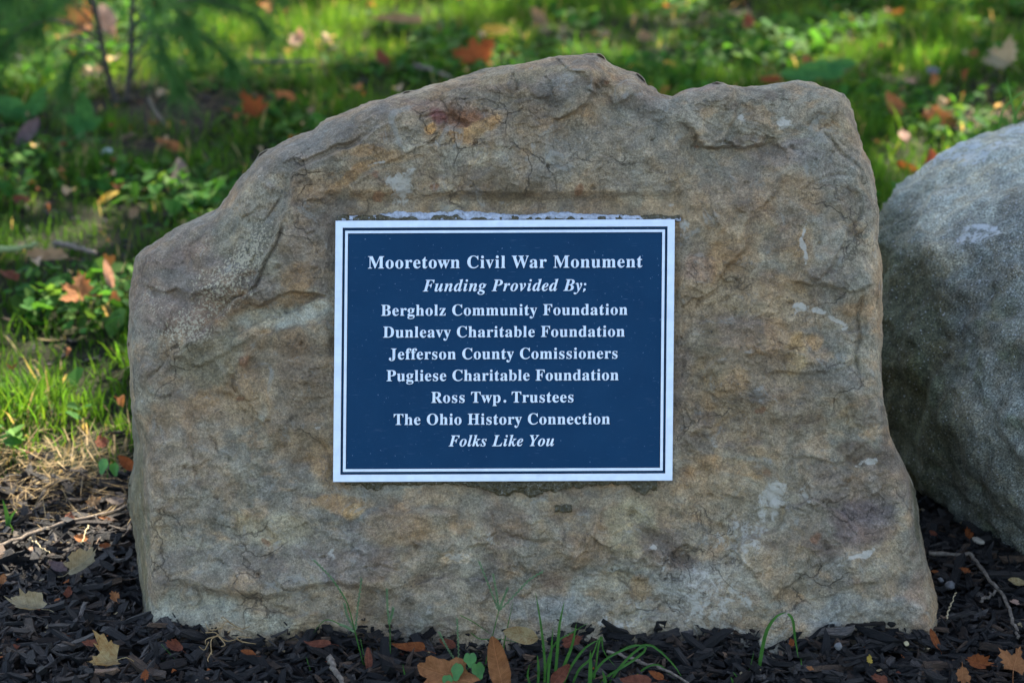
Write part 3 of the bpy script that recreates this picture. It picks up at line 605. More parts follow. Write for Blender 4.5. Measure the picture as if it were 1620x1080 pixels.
for body, it, x0, x1, yb, cap in LINES:
    H0 = verts(text_mesh(serif('H', it)))[:, 1].max()
    s = cap*KP/H0
    full = serif(body.rstrip(';'), it)
    want = (x1-x0)*KP - (7*KP if body.endswith(';') else 0); nchar = len(full)
    sp = 1.0
    for _ in range(5):
        w_ = verts(text_mesh(full, sp)); wid = (w_[:, 0].max()-w_[:, 0].min())*s
        w1 = verts(text_mesh(full, sp+.1)); wid1 = (w1[:, 0].max()-w1[:, 0].min())*s
        sp += (want-wid)/(wid1-wid+1e-9)*.1
        if abs(want-wid) < 1e-5: break
    me = text_mesh(full, sp, .00055/s); co = verts(me); co[:, 0] -= co[:, 0].min()
    co *= s; lx, ly = pl(x0, yb)
    co[:, 0] += lx; co[:, 1] += ly; co[:, 2] += .00085
    me.vertices.foreach_set('co', np.stack([*SH(co[:, 0], co[:, 1]), co[:, 2]], 1).astype(np.float32).ravel()); me.materials.append(M_alu); me.update()
    lt = obj('lettering_line', me, plaque); lt['label'] = 'raised metal line reading "%s"' % body
    eg = text_mesh(full, sp, .00002/s, .022); ce = verts(eg); c3 = verts(text_mesh(full, sp)); ce[:, 0] -= c3[:, 0].min(); ce *= s; ce[:, 0] += lx+.35*KP; ce[:, 1] += ly-.3*KP; ce[:, 2] += .00034  # painted shadow of the letters: wider dark copy, nudged right and down
    eg.vertices.foreach_set('co', np.stack([*SH(ce[:, 0], ce[:, 1]), ce[:, 2]], 1).astype(np.float32).ravel()); eg.materials.append(M_shadow_edge); eg.update(); obj('lettering_shadow', eg, lt)
    def stud(cx, cy, r_, tail=False, nm='full_stop'):
        a_ = np.arange(14)/14*2*math.pi; ring = np.stack([cx+r_*np.cos(a_), cy+r_*np.sin(a_)], 1)
        if tail: ring[[9, 10]] += np.array([(-r_*.9, -r_*1.5), (-r_*.1, -r_*.7)])
        X_, Y_ = SH(ring[:, 0], ring[:, 1]); Vv = np.concatenate([np.stack([X_, Y_, X_*0+z_], 1) for z_ in (.0003, .0014)])
        sd_ = np.array([(k, (k+1) % 14, 14+(k+1) % 14, 14+k) for k in range(14)])
        return obj(nm, mesh_np(nm, Vv, [sd_, np.arange(14, 28)[None]], M_alu), lt)
    if body.endswith(';'):
        q_ = pl(x1-3.2, yb); stud(q_[0]+.8*KP, q_[1]+10.2*KP, 1.9*KP, nm='semicolon_dot'); stud(q_[0], q_[1]+1.9*KP, 1.9*KP, True, nm='semicolon_tail')
    if '.' in body:
        q_ = pl(799.5, yb); stud(q_[0], q_[1]+2*KP, 2.2*KP)
# sealant above and glue squeezed out below: bumpy beads that sit on the stone
def bead(name, x0, x1, top, bot, mat, seed, thick, nx=260, ny=12):
    xs = np.linspace(x0, x1, nx); tt = np.linspace(0, 1, ny); Pn = np.stack([xs, xs*0], 1)
    yt = top(xs, Pn); yb_ = bot(xs, Pn)
    X_, T_ = np.meshgrid(xs, tt); Y_ = yt[None]*(1-T_)+yb_[None]*T_
    Pq = np.stack([X_.ravel(), Y_.ravel()], 1); z = thick*np.sin(math.pi*np.clip(T_.ravel()*.96+.02, 0, 1))**.6*(.8+.5*fbm(Pq, 1/9, 3, seed))*np.minimum(1, (yb_-yt)/3)[None].repeat(ny, 0).ravel()-.0035-.006*(np.abs(T_.ravel()-.5) > .49)
    lx, ly = pl(X_.ravel(), Y_.ravel()); V_ = np.stack([lx, ly, z-.0065], 1)
    i_ = np.arange(ny-1)[:, None]*nx; j_ = np.arange(nx-1)[None]
    Fq = np.stack([i_+j_, i_+nx+j_, i_+nx+j_+1, i_+j_+1], -1).reshape(-1, 4)
    return obj(name, mesh_np(name, V_, Fq, mat, smooth=True), plaque)
bead('white_sealant', 540, 1078, lambda x, Pn: 344-4*sstep(-.4, .6, fbm(Pn, 1/70, 4, 301))*1.2-12*np.exp(-((x-735)/75)**2)-9*np.exp(-((x-890)/50)**2)-6*np.exp(-((x-640)/45)**2)-4*np.exp(-((x-1010)/30)**2)-2*fbm(Pn, 1/6, 3, 302), lambda x, Pn: 350+0*x, M_caulk, 303, .0055)
bead('brown_adhesive', 533, 1076, lambda x, Pn: 340+3*fbm(Pn, 1/18, 3, 311), lambda x, Pn: 351+0*x, M_glue, 312, .0058)
bead('brown_adhesive', 545, 1040, lambda x, Pn: 757+0*x, lambda x, Pn: 768+9*sstep(-.1, .5, fbm(Pn, 1/35, 3, 321))+15*np.exp(-((x-835)/60)**2)+3*fbm(Pn, 1/7, 3, 322)+9*np.exp(-((x-1020)/12)**2)*.7, M_glue, 323, .007)
bead('brown_adhesive', 878, 905, lambda x, Pn: 800+2*fbm(Pn, 1/8, 3, 331), lambda x, Pn: 812+3*fbm(Pn, 1/8, 3, 332), M_glue, 333, .008, 60)

# ------------------------------------------------------------------ mulch
def in_rock(x, y): return ((x > -.46) & (x < .50) & (y > .03) & (y < .40))
def scatter_chips(n, xr, yr, seed, sizes, zlift, asp=(.10, .38), far=False):
    r_ = np.random.default_rng(seed)
    x = r_.uniform(*xr, n); y = r_.uniform(*yr, n); keep = ~in_rock(x, y) & ((y < bed_edge(x)+.06*r_.random(n)**2) | far)
    x, y = x[keep], y[keep]; n = len(x)
    L = r_.lognormal(math.log(sizes[0]), .42, n).clip(.006, .05); Wd = L*r_.uniform(*asp, n); Wd = Wd.clip(.0012, .011); Hh = Wd*r_.uniform(.35, .9, n)
    yaw = r_.uniform(0, 2*math.pi, n); pit = r_.normal(0, .26, n); rol = r_.normal(0, .5, n)
    bl_ = np.array([(a_, b_, c_) for a_ in (-1, -.35, .35, 1) for b_, c_ in ((-1, -1), (1, -1), (1, 1), (-1, 1))], float)
    Vc = np.tile(bl_, (n, 1, 1)); Vc += r_.normal(0, .12, Vc.shape); 
    ends = np.abs(bl_[:, 0]) > .9; Vc[:, ends, 1] *= r_.uniform(.55, 1.1, (n, 1)); Vc[:, :4, 0] += r_.uniform(-.3, .3, (n, 4)); Vc[:, 12:, 0] += r_.uniform(-.3, .3, (n, 4))
    Vc *= np.stack([L/2, Wd/2, Hh/2], 1)[:, None]; lc = (Vc+r_.uniform(0, 3, (n, 1, 3))).reshape(-1, 3); Vc[:, :, 2] += (Vc[:, :, 0]**2)*r_.normal(0, 6, (n, 1))
    cy, sy = np.cos(yaw)[:, None], np.sin(yaw)[:, None]; cp, sp_ = np.cos(pit)[:, None], np.sin(pit)[:, None]; cr, sr = np.cos(rol)[:, None], np.sin(rol)[:, None]
    X_, Y_, Z_ = Vc[..., 0], Vc[..., 1], Vc[..., 2]
    Y_, Z_ = Y_*cr-Z_*sr, Y_*sr+Z_*cr; X_, Z_ = X_*cp-Z_*sp_, X_*sp_+Z_*cp; X_, Y_ = X_*cy-Y_*sy, X_*sy+Y_*cy
    z = gz(x, y)+r_.uniform(0, zlift, n)+.006
    near = sstep(.06, .0, np.abs(y-.02))*((x > -.47) & (x < .52)); z += .010*near      # heaped against the stone
    Vc = np.stack([X_+x[:, None], Y_+y[:, None], Z_+z[:, None]], -1)
    f = []
    for k in range(3):
        for q_ in range(4): f.append((k*4+q_, k*4+(q_+1) % 4, k*4+4+(q_+1) % 4, k*4+4+q_))
    f += [(3, 2, 1, 0), (12, 13, 14, 15)]; f = np.array(f)[:, ::-1]
    Fq = (f[None]+(np.arange(n)*16)[:, None, None]).reshape(-1, 4)
    b_ = r_.lognormal(math.log(.0115), .75, n).clip(.004, .10)[:, None]*np.array((1.10, .95, .80))
    brown = r_.random(n) < .26; b_[brown] *= np.array((1.9, 1.4, 1.0)); b_ *= 1
    return Vc.reshape(-1, 3), Fq, np.repeat(b_, 16, 0), lc
A = [scatter_chips(26000, (-.85, 1.1), (-.3, .52), 5, (.0155,), .015), scatter_chips(3200, (-.85, 1.1), (-.3, .5), 6, (.030,), .018), scatter_chips(1200, (-3, 3), (-2.2, .48), 8, (.035,), .012), scatter_chips(8500, (-.85, 1.1), (-.28, .52), 9, (.0105,), .020, (.05, .16)), scatter_chips(3000, (-1.5, 1.6), (.4, 3.4), 10, (.018,), .008, (.1, .35), True)]
off = 0; Vs, Fs, Cs = [], [], []
Gs = []
for V_, F_, C_, G_ in A: Gs.append(G_); Vs.append(V_); Fs.append(F_+off); Cs.append(C_); off += len(V_)
m_ = obj('mulch', mesh_np('mulch', np.concatenate(Vs), np.concatenate(Fs), M_mulch, {'tone': np.concatenate(Cs), 'grain': np.concatenate(Gs)}), kind='stuff')
tag(m_, 'black shredded bark mulch covering the bed around the stones', 'mulch')

# ------------------------------------------------------------------ grass, ground cover, straw
def strips(x, y, z, L, wd, yaw, bend, tilt, seg, tone, r_):
    n = len(x); s_ = np.linspace(0, 1, seg+1)
    dx, dy = np.cos(yaw), np.sin(yaw)
    ang = tilt[:, None]+bend[:, None]*s_[None]                      # angle from the vertical
    step = L[:, None]/seg
    hx = np.concatenate([np.zeros((n, 1)), np.cumsum(np.sin(ang[:, :-1])*step, 1)], 1); hz = np.concatenate([np.zeros((n, 1)), np.cumsum(np.cos(ang[:, :-1])*step, 1)], 1)
    c = np.stack([x[:, None]+dx[:, None]*hx, y[:, None]+dy[:, None]*hx, z[:, None]+hz], -1)
    tw = r_.uniform(-.9, .9, n); side = np.stack([-np.sin(yaw+tw), np.cos(yaw+tw), 0*yaw], -1)
    prof = np.minimum(1, 1.25*(1-s_**2.2)+.02)*np.minimum(1, .6+2*s_)
    w_ = (wd[:, None]*prof[None]/2)[..., None]*side[:, None]
    Vv = np.stack([c-w_, c+w_], 2)[:, :-1].reshape(n, -1, 3); Vv = np.concatenate([Vv, c[:, -1:]], 1); m = 2*seg+1
    q_ = np.array([(2*k, 2*k+1, 2*k+3, 2*k+2) for k in range(seg-1)]); tr = np.array([(2*seg-2, 2*seg-1, 2*seg)])
    o_ = (np.arange(n)*m)[:, None, None]
    shade = np.repeat(tone, m, 0)
    return Vv.reshape(-1, 3), (q_[None]+o_).reshape(-1, 4), (tr[None]+o_).reshape(-1, 3), shade
r_ = np.random.default_rng(12)
n = 170000
yy = .38+5.4*r_.random(n)**1.15; half = (yy+2.3)*.262+.35; xx = r_.uniform(-1, 1, n)*half
P2 = np.stack([xx, yy], 1); cl = fbm(P2, 5, 4, 401); cl2 = fbm(P2, 1.4, 3, 402)
keep = (r_.random(n) < lawn(xx, yy)*(.30+.70*sstep(-.35, .35, cl))) & ~((xx > -.40) & (xx < .47) & (yy < .9) & (yy < .45+.5*0)) & ~((np.hypot(xx-1.05, yy-.66) < .45))
xx, yy, cl, cl2 = xx[keep], yy[keep], cl[keep], cl2[keep]; n = len(xx)
edgef = sstep(0, .3, yy-bed_edge(xx))
L = (.018+.035*r_.random(n)+.045*sstep(-.1, .7, cl))*(.55+.45*edgef); L *= np.where(r_.random(n) < .05, 1.6, 1)
g = np.array((.044, .112, .011))*(1+.45*cl[:, None])*r_.uniform(.6, 1.45, (n, 1)); yl = sstep(-.1, .8, cl2+.5*r_.normal(size=n))[:, None]*.55
g = g*(1-yl)+np.array((.13, .20, .025))*yl; dry = r_.random(n) < (.035+.75*(1-edgef)**2); g[dry] = np.array((.40, .30, .15))*r_.uniform(.5, 1.2, (dry.sum(), 1))
tl = np.abs(r_.normal(.3, .3, n))+(dry*.6*(1-edgef))
V_, Q_, T_, S_ = strips(xx, yy, gz(xx, yy)-.002, L, r_.uniform(.0018, .0042, n), r_.uniform(0, 2*math.pi, n), r_.normal(.7, .5, n), tl, 3, g, r_)
tag(obj('grass', mesh_np('grass', V_, [Q_, T_], M_grass, {'tone': np.clip(S_, 0, 1)}), kind='stuff'), 'short green lawn grass behind the stones', 'grass')
# small round-leaved ground cover
n = 52000; yy = .45+4.6*r_.random(n)**1.1; xx = r_.uniform(-1, 1, n)*((yy+2.3)*.262+.3); P2 = np.stack([xx, yy], 1); cl = fbm(P2, 3.2, 4, 411)
keep = (r_.random(n) < lawn(xx, yy)*sstep(-.25, .35, cl)) & ~((xx > -.42) & (xx < .5) & (yy < .5)) & ~((np.hypot(xx-1.05, yy-.66) < .45)) & (yy > bed_edge(xx)+.08)
xx, yy, cl = xx[keep], yy[keep], cl[keep]; n = len(xx)
s_ = r_.uniform(.006, .017, n)*(1+.5*(r_.random(n) < .1)); yaw = r_.uniform(0, 6.28, n); tx, ty = r_.normal(0, .45, n), r_.normal(0, .45, n)
shp = np.array([(0, -1, 0), (.75, -.3, .18), (.55, .55, .15), (0, .95, 0), (-.55, .55, .15), (-.75, -.3, .18)])
Vc = shp[None]*s_[:, None, None]; X_ = Vc[..., 0]*np.cos(yaw)[:, None]-Vc[..., 1]*np.sin(yaw)[:, None]; Y_ = Vc[..., 0]*np.sin(yaw)[:, None]+Vc[..., 1]*np.cos(yaw)[:, None]
Z_ = Vc[..., 2]+X_*tx[:, None]+Y_*ty[:, None]; z0 = gz(xx, yy)+r_.uniform(.008, .045, n)*(1+.4*cl)
Vc = np.stack([X_+xx[:, None], Y_+yy[:, None], Z_+z0[:, None]], -1).reshape(-1, 3)
f = np.array([(0, 1, 2, 3), (0, 3, 4, 5)]); Fq = (f[None]+(np.arange(n)*6)[:, None, None]).reshape(-1, 4)
g = np.array((.04, .12, .02))*r_.uniform(.5, 1.5, (n, 1)); bl2 = r_.random(n) < .3; g[bl2] = np.array((.09, .18, .035))*r_.uniform(.6, 1.3, (bl2.sum(), 1))
tag(obj('ground_cover', mesh_np('ground_cover', Vc, Fq, M_grass, {'tone': np.repeat(np.clip(g, 0, 1), 6, 0)}), kind='stuff'), 'low round-leaved weeds growing through the lawn', 'weeds')
# dry straw along the edge of the bed and in the bare patches
n = 3800; xs, ys = [], []
xx = np.concatenate([r_.uniform(-1.1, -.42, 1300), r_.uniform(-1.4, 1.6, 1500)]); yy = np.concatenate([.43+.06*r_.normal(size=1300), .5+4*r_.random(1500)])
bx = r_.integers(0, len(BARE), 700); BA = np.array(BARE); xx[-700:] = BA[bx, 0]+BA[bx, 2]*r_.normal(0, .6, 700); yy[-700:] = BA[bx, 1]+BA[bx, 3]*r_.normal(0, .6, 700)
k_ = ~in_rock(xx, yy) & (yy > -.1) & ~(np.hypot(xx-1.05, yy-.66) < .45); xx, yy = xx[k_], yy[k_]; n = len(xx)
g = np.array((.42, .31, .17))*r_.uniform(.4, 1.2, (n, 1))
V_, Q_, T_, S_ = strips(xx, yy, gz(xx, yy)+r_.uniform(.008, .026, n), r_.uniform(.02, .09, n), r_.uniform(.0008, .002, n), r_.uniform(0, 6.28, n), r_.normal(0, .5, n), r_.normal(1.5, .18, n), 4, g, r_)
tag(obj('dry_straw', mesh_np('dry_straw', V_, [Q_, T_], M_grass, {'tone': S_}), kind='stuff'), 'tan dead grass stems strewn along the mulch edge', 'dead grass')
# shrivelled leaf bits strewn over the lawn
n = 520; yy = .5+4.4*r_.random(n); xx = r_.uniform(-1, 1, n)*((yy+2.3)*.262+.2); k_ = ~((np.hypot(xx-1.05, yy-.66) < .5)) & ~((np.abs(xx) < .5) & (yy < .6)); xx, yy = xx[k_], yy[k_]
xx[:90] = BA[r_.integers(0, len(BARE), 90), 0]*1.0+r_.normal(0, .2, 90); n = len(xx)
a8 = np.arange(8)/8*6.283; s_ = r_.uniform(.006, .022, n); Vc = np.stack([np.cos(a8), np.sin(a8)*.7, .5*np.cos(a8*2)], 1)[None]*s_[:, None, None]*r_.uniform(.5, 1.25, (n, 8, 1))
cy_, sy_ = np.cos(r_.uniform(0, 6.28, n))[:, None], np.sin(r_.uniform(0, 6.28, n))[:, None]; ctr = np.zeros((n, 1, 3)); Vc = np.concatenate([ctr, Vc], 1)
Vc = np.stack([Vc[..., 0]*cy_-Vc[..., 1]*sy_, Vc[..., 0]*sy_+Vc[..., 1]*cy_, Vc[..., 2]+Vc[..., 1]*r_.normal(0, .7, (n, 1))], -1)+np.stack([xx, yy, gz(xx, yy)+r_.uniform(.02, .055, n)], 1)[:, None]
tf = np.array([(0, 1+k, 1+(k+1) % 8) for k in range(8)]); pal = np.array([(.36, .15, .06), (.24, .09, .04), (.44, .30, .18), (.5, .36, .26), (.16, .08, .05)])
tag(obj('leaf_litter', mesh_np('leaf_litter', Vc.reshape(-1, 3), (tf[None]+(np.arange(n)*9)[:, None, None]).reshape(-1, 3), M_grass, {'tone': np.repeat(pal[r_.integers(0, 5, n)]*r_.uniform(.6, 1.2, (n, 1)), 9, 0)}), kind='stuff'), 'small shrivelled brown leaf bits strewn through the lawn', 'leaf litter')
# tiny leaf crumbs in the mulch
n = 420; xx = r_.uniform(-.75, 1., n); yy = r_.uniform(-.2, .5, n); k_ = ~in_rock(xx, yy); xx, yy = xx[k_], yy[k_]; n = len(xx)
a6 = np.arange(6)/6*6.283; s_ = r_.uniform(.0015, .0045, n); Vc = np.stack([np.cos(a6), np.sin(a6), 0*a6], 1)[None]*s_[:, None, None]*r_.uniform(.5, 1.3, (n, 6, 1)); Vc[..., 2] = r_.normal(0, .0012, (n, 6))
Vc += np.stack([xx, yy, gz(xx, yy)+r_.uniform(.018, .026, n)], 1)[:, None]
pal = np.array([(.28, .09, .03), (.15, .05, .03), (.33, .25, .14), (.22, .18, .13)]); g = pal[r_.integers(0, 4, n)]
tag(obj('leaf_crumbs', mesh_np('leaf_crumbs', Vc.reshape(-1, 3), np.arange(n*6).reshape(n, 6), M_grass, {'tone': np.repeat(g, 6, 0)}), kind='stuff'), 'tiny brown leaf fragments sprinkled over the mulch', 'leaf litter')

# ------------------------------------------------------------------ fallen leaves
HALF = [(0, 1.0), (.07, .80), (.19, .83), (.16, .62), (.28, .50), (.50, .70), (.53, .56), (.84, .60), (.70, .42), (.80, .28), (.50, .17), (.62, .0), (.42, -.03), (.40, -.22), (.2, -.13), (.04, -.1)]
def leaf_outline(kind, r_):
    if kind == 'maple':
        h = np.array(HALF); pts = np.concatenate([h, (h*(-1, 1))[::-1]])
        pts = pts+r_.normal(0, .02, pts.shape); c = np.array((0, .2))
    else:
        a_ = np.linspace(0, 2*math.pi, 30, endpoint=False); wdt = {'oval': .46, 'long': .30, 'frag': .62}[kind]
        y_ = np.cos(a_); x_ = wdt*np.sin(a_)*(1-.25*y_)*np.abs(np.sin(a_))**.15
        pts = np.stack([x_, y_*.95], 1)*(1+r_.normal(0, .02 if kind != 'frag' else .14, (30, 1))); c = np.array((0, 0.))
    pts = pts*(1+.07*fbm(pts*1.0+r_.uniform(0, 50), 2.2, 3, 5)[:, None]); P_ = []
    for a_, b_ in zip(pts, np.roll(pts, -1, 0)):
        for f_ in (0, .5): P_.append(a_*(1-f_)+b_*f_)
    return np.array(P_), c
def make_leaf(name, kind, width, mat, loc_, yaw, tilt, rollv, curl, seed):
    r_ = np.random.default_rng(seed); pts, c = leaf_outline(kind, r_); m = len(pts); rg = [.18, .4, .62, .82, 1.0]
    V_ = np.concatenate([[c]]+[c+(pts-c)*q_ for q_ in rg]); 
    fold = r_.uniform(.0, .35)+curl*.3; rad2 = (V_**2).sum(1)
    z = fold*np.abs(V_[:, 0])+curl*.45*rad2*(1 if r_.random() < .8 else -1)+.10*np.sin(V_[:, 0]*5+seed)*V_[:, 1]+.12*fbm(V_+seed, 1.6, 3, seed)*np.sqrt(rad2)
    z += .05*np.sin(np.arctan2(V_[:, 1], V_[:, 0])*7+seed)*rad2
    V3 = np.stack([V_[:, 0], V_[:, 1], z], 1)
    if curl > .5:                                                # rolled-up edge
        b_ = np.clip(np.abs(V3[:, 0])-.15, 0, 1)*curl*2.2; V3[:, 0] = np.sign(V3[:, 0])*(np.minimum(np.abs(V3[:, 0]), .15)+np.sin(b_)/ (curl*2.2)); V3[:, 2] += (1-np.cos(b_))/(curl*2.2)
    k = np.arange(m); T_ = [np.stack([0*k, 1+k, 1+(k+1) % m], 1)]
    Q_ = np.concatenate([np.stack([1+q_*m+k, 1+(q_+1)*m+k, 1+(q_+1)*m+(k+1) % m, 1+q_*m+(k+1) % m], 1) for q_ in range(len(rg)-1)])
    sx = V3[:, 0].max()-V3[:, 0].min()
    p0 = np.array((0, -.9 if kind != 'maple' else -.08, z[0]+.02)); st_ = tube(smooth_path([p0+(0, .1, 0), p0, p0+(.05*r_.normal(), -.35, .08), p0+(.12*r_.normal(), -.62, .02)], 7), [.018]*6+[.026], 4)
    V_, F_ = merge([(V3, Q_, T_[0]), st_])
    o = obj(name, mesh_np(name, V_, F_, mat, smooth=True)); o.scale = (width/sx,)*3
    o.rotation_euler = (Matrix.Rotation(yaw, 3, 'Z') @ Matrix.Rotation(tilt, 3, 'X') @ Matrix.Rotation(rollv, 3, 'Y')).to_euler(); o.location = loc_
    return o
